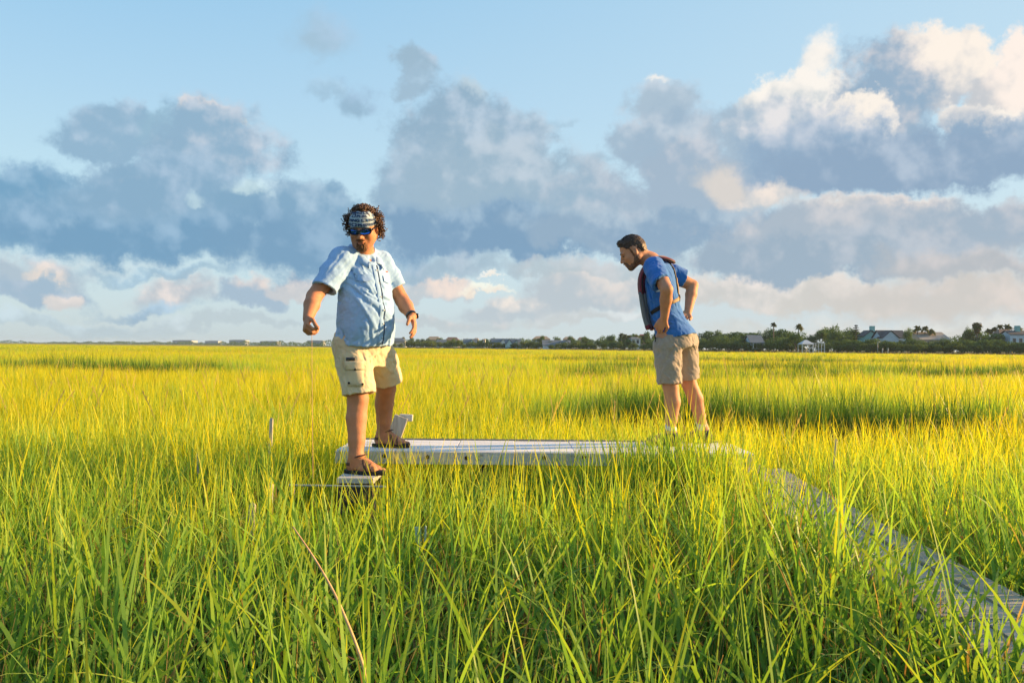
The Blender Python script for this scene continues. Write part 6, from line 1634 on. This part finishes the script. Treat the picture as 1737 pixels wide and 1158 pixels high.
    for sg in (1, -1):
        pp = smooth([(sg * .090, .160, .345), (sg * .085, .168, .25), (sg * .080, .172, .15), (sg * .078, .165, .07)], 14)
        w = np.linspace(1, 1.28, 14)
        Wp = np.array([T(*p) for p in pp]); MB().tube(Wp, w, 12, flat=(np.tile(fw, (14, 1)), .040, .016)).build('vest_panel', GREYV, vest, True, base)
        pb = smooth([(sg * .078, .166, .075), (sg * .077, .160, .045)], 4); MB().tube(np.array([T(*p) for p in pb]), 1.3, 12, flat=(np.tile(fw, (4, 1)), .040, .017)).build('vest_panel_end', MAROON, vest, True, base)
    # edge binding on the collar
    ed = W + np.cross(np.gradient(W, axis=0) / np.linalg.norm(np.gradient(W, axis=0), axis=1)[:, None], NW / np.linalg.norm(NW, axis=1)[:, None]) * .037
    MB().tube(ed, .006, 6).build('vest_binding', BLACKW, vest, True, base)
    ed = W - (ed - W); MB().tube(ed, .006, 6).build('vest_binding', BLACKW, vest, True, base)
    # back harness
    def back(u, w, off=.006): return on_tee(T(u, -.02, w), -fw, off)
    m = MB().tube([back(x, w) for x, w in zip(np.linspace(.015, -.045, 12), np.linspace(.56, .27, 12))], 1, 8, flat=(-fw, .016, .0035)); m.build('harness_strap', BLACKW, vest, True, base)
    MB().tube([back(x, w, .010) for x, w in zip(np.linspace(-.025, -.048, 6), np.linspace(.40, .25, 6))], 1, 8, flat=(-fw, .015, .003)).build('harness_strap', TANW, vest, True, base)
    MB().tube([back(x, w) for x, w in zip(np.linspace(.05, -.03, 9), np.linspace(.575, .43, 9))], 1, 8, flat=(-fw, .009, .003)).build('harness_strap', BLACKW, vest, True, base)
    bx = back(-.048, .255, .013); MB().box(bx, (.035, .008, .028), R, .002).build('harness_buckle', PLASTIC, vest, False, base)
    def around(u0, w0, u1, w1, n=12):
        P = []
        for t in np.linspace(0, 1, n):
            a = -math.pi / 2 + t * (math.pi / 2 + .75); w = w0 + (w1 - w0) * t
            dirn = R @ np.array([math.cos(a), math.sin(a), 0.]); P.append(on_tee(T(u0 * (1 - t), 0, w), dirn, .005))
        return P
    pts = around(-.048, .25, 0, .16); NN = np.array(pts) - np.array([T(0, 0, x) for x in np.linspace(.25, .16, 12)])
    MB().tube(pts[:7], 1, 8, flat=(NN[:7], .014, .003)).build('waist_strap', TANW, vest, True, base)
    MB().tube(pts[6:], 1, 8, flat=(NN[6:], .016, .0034)).build('waist_strap', BLACKW, vest, True, base)
    P2 = []
    for t in np.linspace(0, 1, 10):
        a = -math.pi / 2 - t * 1.9; dirn = R @ np.array([math.cos(a), math.sin(a), 0.]); P2.append(on_tee(T(-.048 * (1 - t), 0, .25 - .06 * t), dirn, .005))
    MB().tube(P2, 1, 8, flat=(np.array(P2) - T(0, 0, .2), .014, .003)).build('waist_strap', TANW, vest, True, base)
    # --- head
    HP = lambda x, y, z: hc + RH @ (np.array([x, y, z]) * HK)
    h = Sculpt(hc - .18, hc + .2, .0034)
    h.ell(HP(0, -.016, .042), np.array([.081, .101, .088]) * HK, RH, .01); h.ell(HP(0, -.052, .005), np.array([.074, .066, .085]) * HK, RH, .02)
    h.cone(HP(-.03, .052, .108), HP(.03, .052, .108), .017 * HK, .017 * HK, .03)
    h.half(HP(0, .062, .072), RH @ np.array([0, 1, -.85])); h.half(HP(0, .045, .047), RH @ np.array([0, .88, -1.0]))
    for x in (-1, 1): h.ell(HP(x * .086, -.004, -.010), np.array([.028, .027, .042]) * HK, RH, .006, 's')
    h.half(HP(0, -.05, -.062), RH @ np.array([0, .3, -1]))
    h.rough(.0035, (.008, .008, .018), R=RH); h.rough(.003, (.03, .03, .03), R=RH, seed=3)
    hair = h.build('short_hair', HAIR2, root, base)
    rng = np.random.default_rng(4); m = MB()
    for i in range(1500):
        a = rng.uniform(0, 6.28); el = rng.uniform(-.25, 1.5); dv = np.array([math.sin(a) * math.cos(el), math.cos(a) * math.cos(el), math.sin(el)])
        o = HP(0, -.014, .035); w = RH @ dv; t = np.linspace(.16, .05, 80); P = o + np.outer(t, w); d = h.sample(P); k = np.argmax(d < 0)
        if d[k] >= 0: continue
        p = P[k]; g = w * .35 + RH @ np.array([0, .7, .0]) + rng.normal(0, .2, 3); g /= np.linalg.norm(g)
        m.tube([p - w * .002, p + g * .004, p + g * .008 + RH[:, 1] * .003], [.0013, .0011, .0005], 3, cap=False)
    m.build('hair_strands', HAIR2, hair, False, base)
    b = Sculpt(hc - .18, hc + .18, .0034)
    for c_, r in (((.055, .0, -.05), (.010, .018, .05)), ((-.055, .0, -.05), (.010, .018, .05)), ((0, .072, -.104), (.032, .022, .021)), ((0, .101, -.052), (.026, .010, .0065))):
        b.ell(HP(*c_), np.array(r) * HK, RH, .01)
    for x in (-1, 1):
        b.cone(HP(x * .0585, -.004, -.062), HP(x * .024, .066, -.103), .0265 * HK, .0225 * HK, .02); b.ell(HP(x * .027, .084, -.078), np.array([.008, .014, .024]) * HK, RH, .012)
        b.cone(HP(x * .069, .014, .030), HP(x * .061, .004, -.05), .0085 * HK, .014 * HK, .01)
    b.rough(.0030, (.007, .007, .011), R=RH)
    b.build('beard', BEARD2, root, base)
    for x in (-1, 1):
        MB().tube([HP(x * .012, .089, .022), HP(x * .03, .0885, .028), HP(x * .052, .073, .020)], [.006, .0068, .004], 6).build('eyebrow', HAIR2, root, True, base)
        e = Sculpt(HP(x * .032, .078, .0) - .03, HP(x * .032, .078, 0.) + .03, .002)
        e.ell(HP(x * .032, .0775, .0), np.array([.0115, .0115, .007]) * HK, RH, 0); ey = e.build('eye', EYEW, root, base)
        MB().tube([HP(x * .032, .0895, -.003), HP(x * .032, .0912, -.003)], .0055, 10).build('iris', HAIR2, ey, True, base)
        MB().tube([HP(x * .019, .087, .004), HP(x * .032, .0915, .0075), HP(x * .046, .081, .003)], .0032, 6).build('eyelid', SKIN2, ey, True, base)
    MB().raw(*_lip(HP, RH, .019)).build('lips', LIP, root, True, base)
    return root

man1, man1_wrist = build_man_with_bandana()
man2 = build_man_bending()

# ------------------------------------------------------------------ thin evening haze over the whole marsh
hz = MB().box([0, 0, 9.2], [10000, 10000, 22]).build('haze', None); hz['kind'] = 'stuff'
m = bpy.data.materials.new('haze'); m.use_nodes = True; nt_ = m.node_tree; nt_.nodes.remove(nt_.nodes['Principled BSDF'])
pv = nt_.nodes.new('ShaderNodeVolumePrincipled'); pv.inputs['Color'].default_value = (.62, .80, 1, 1); pv.inputs['Density'].default_value = HAZE; pv.inputs['Anisotropy'].default_value = .2
nt_.links.new(pv.outputs[0], nt_.nodes['Material Output'].inputs['Volume']); hz.data.materials.append(m)
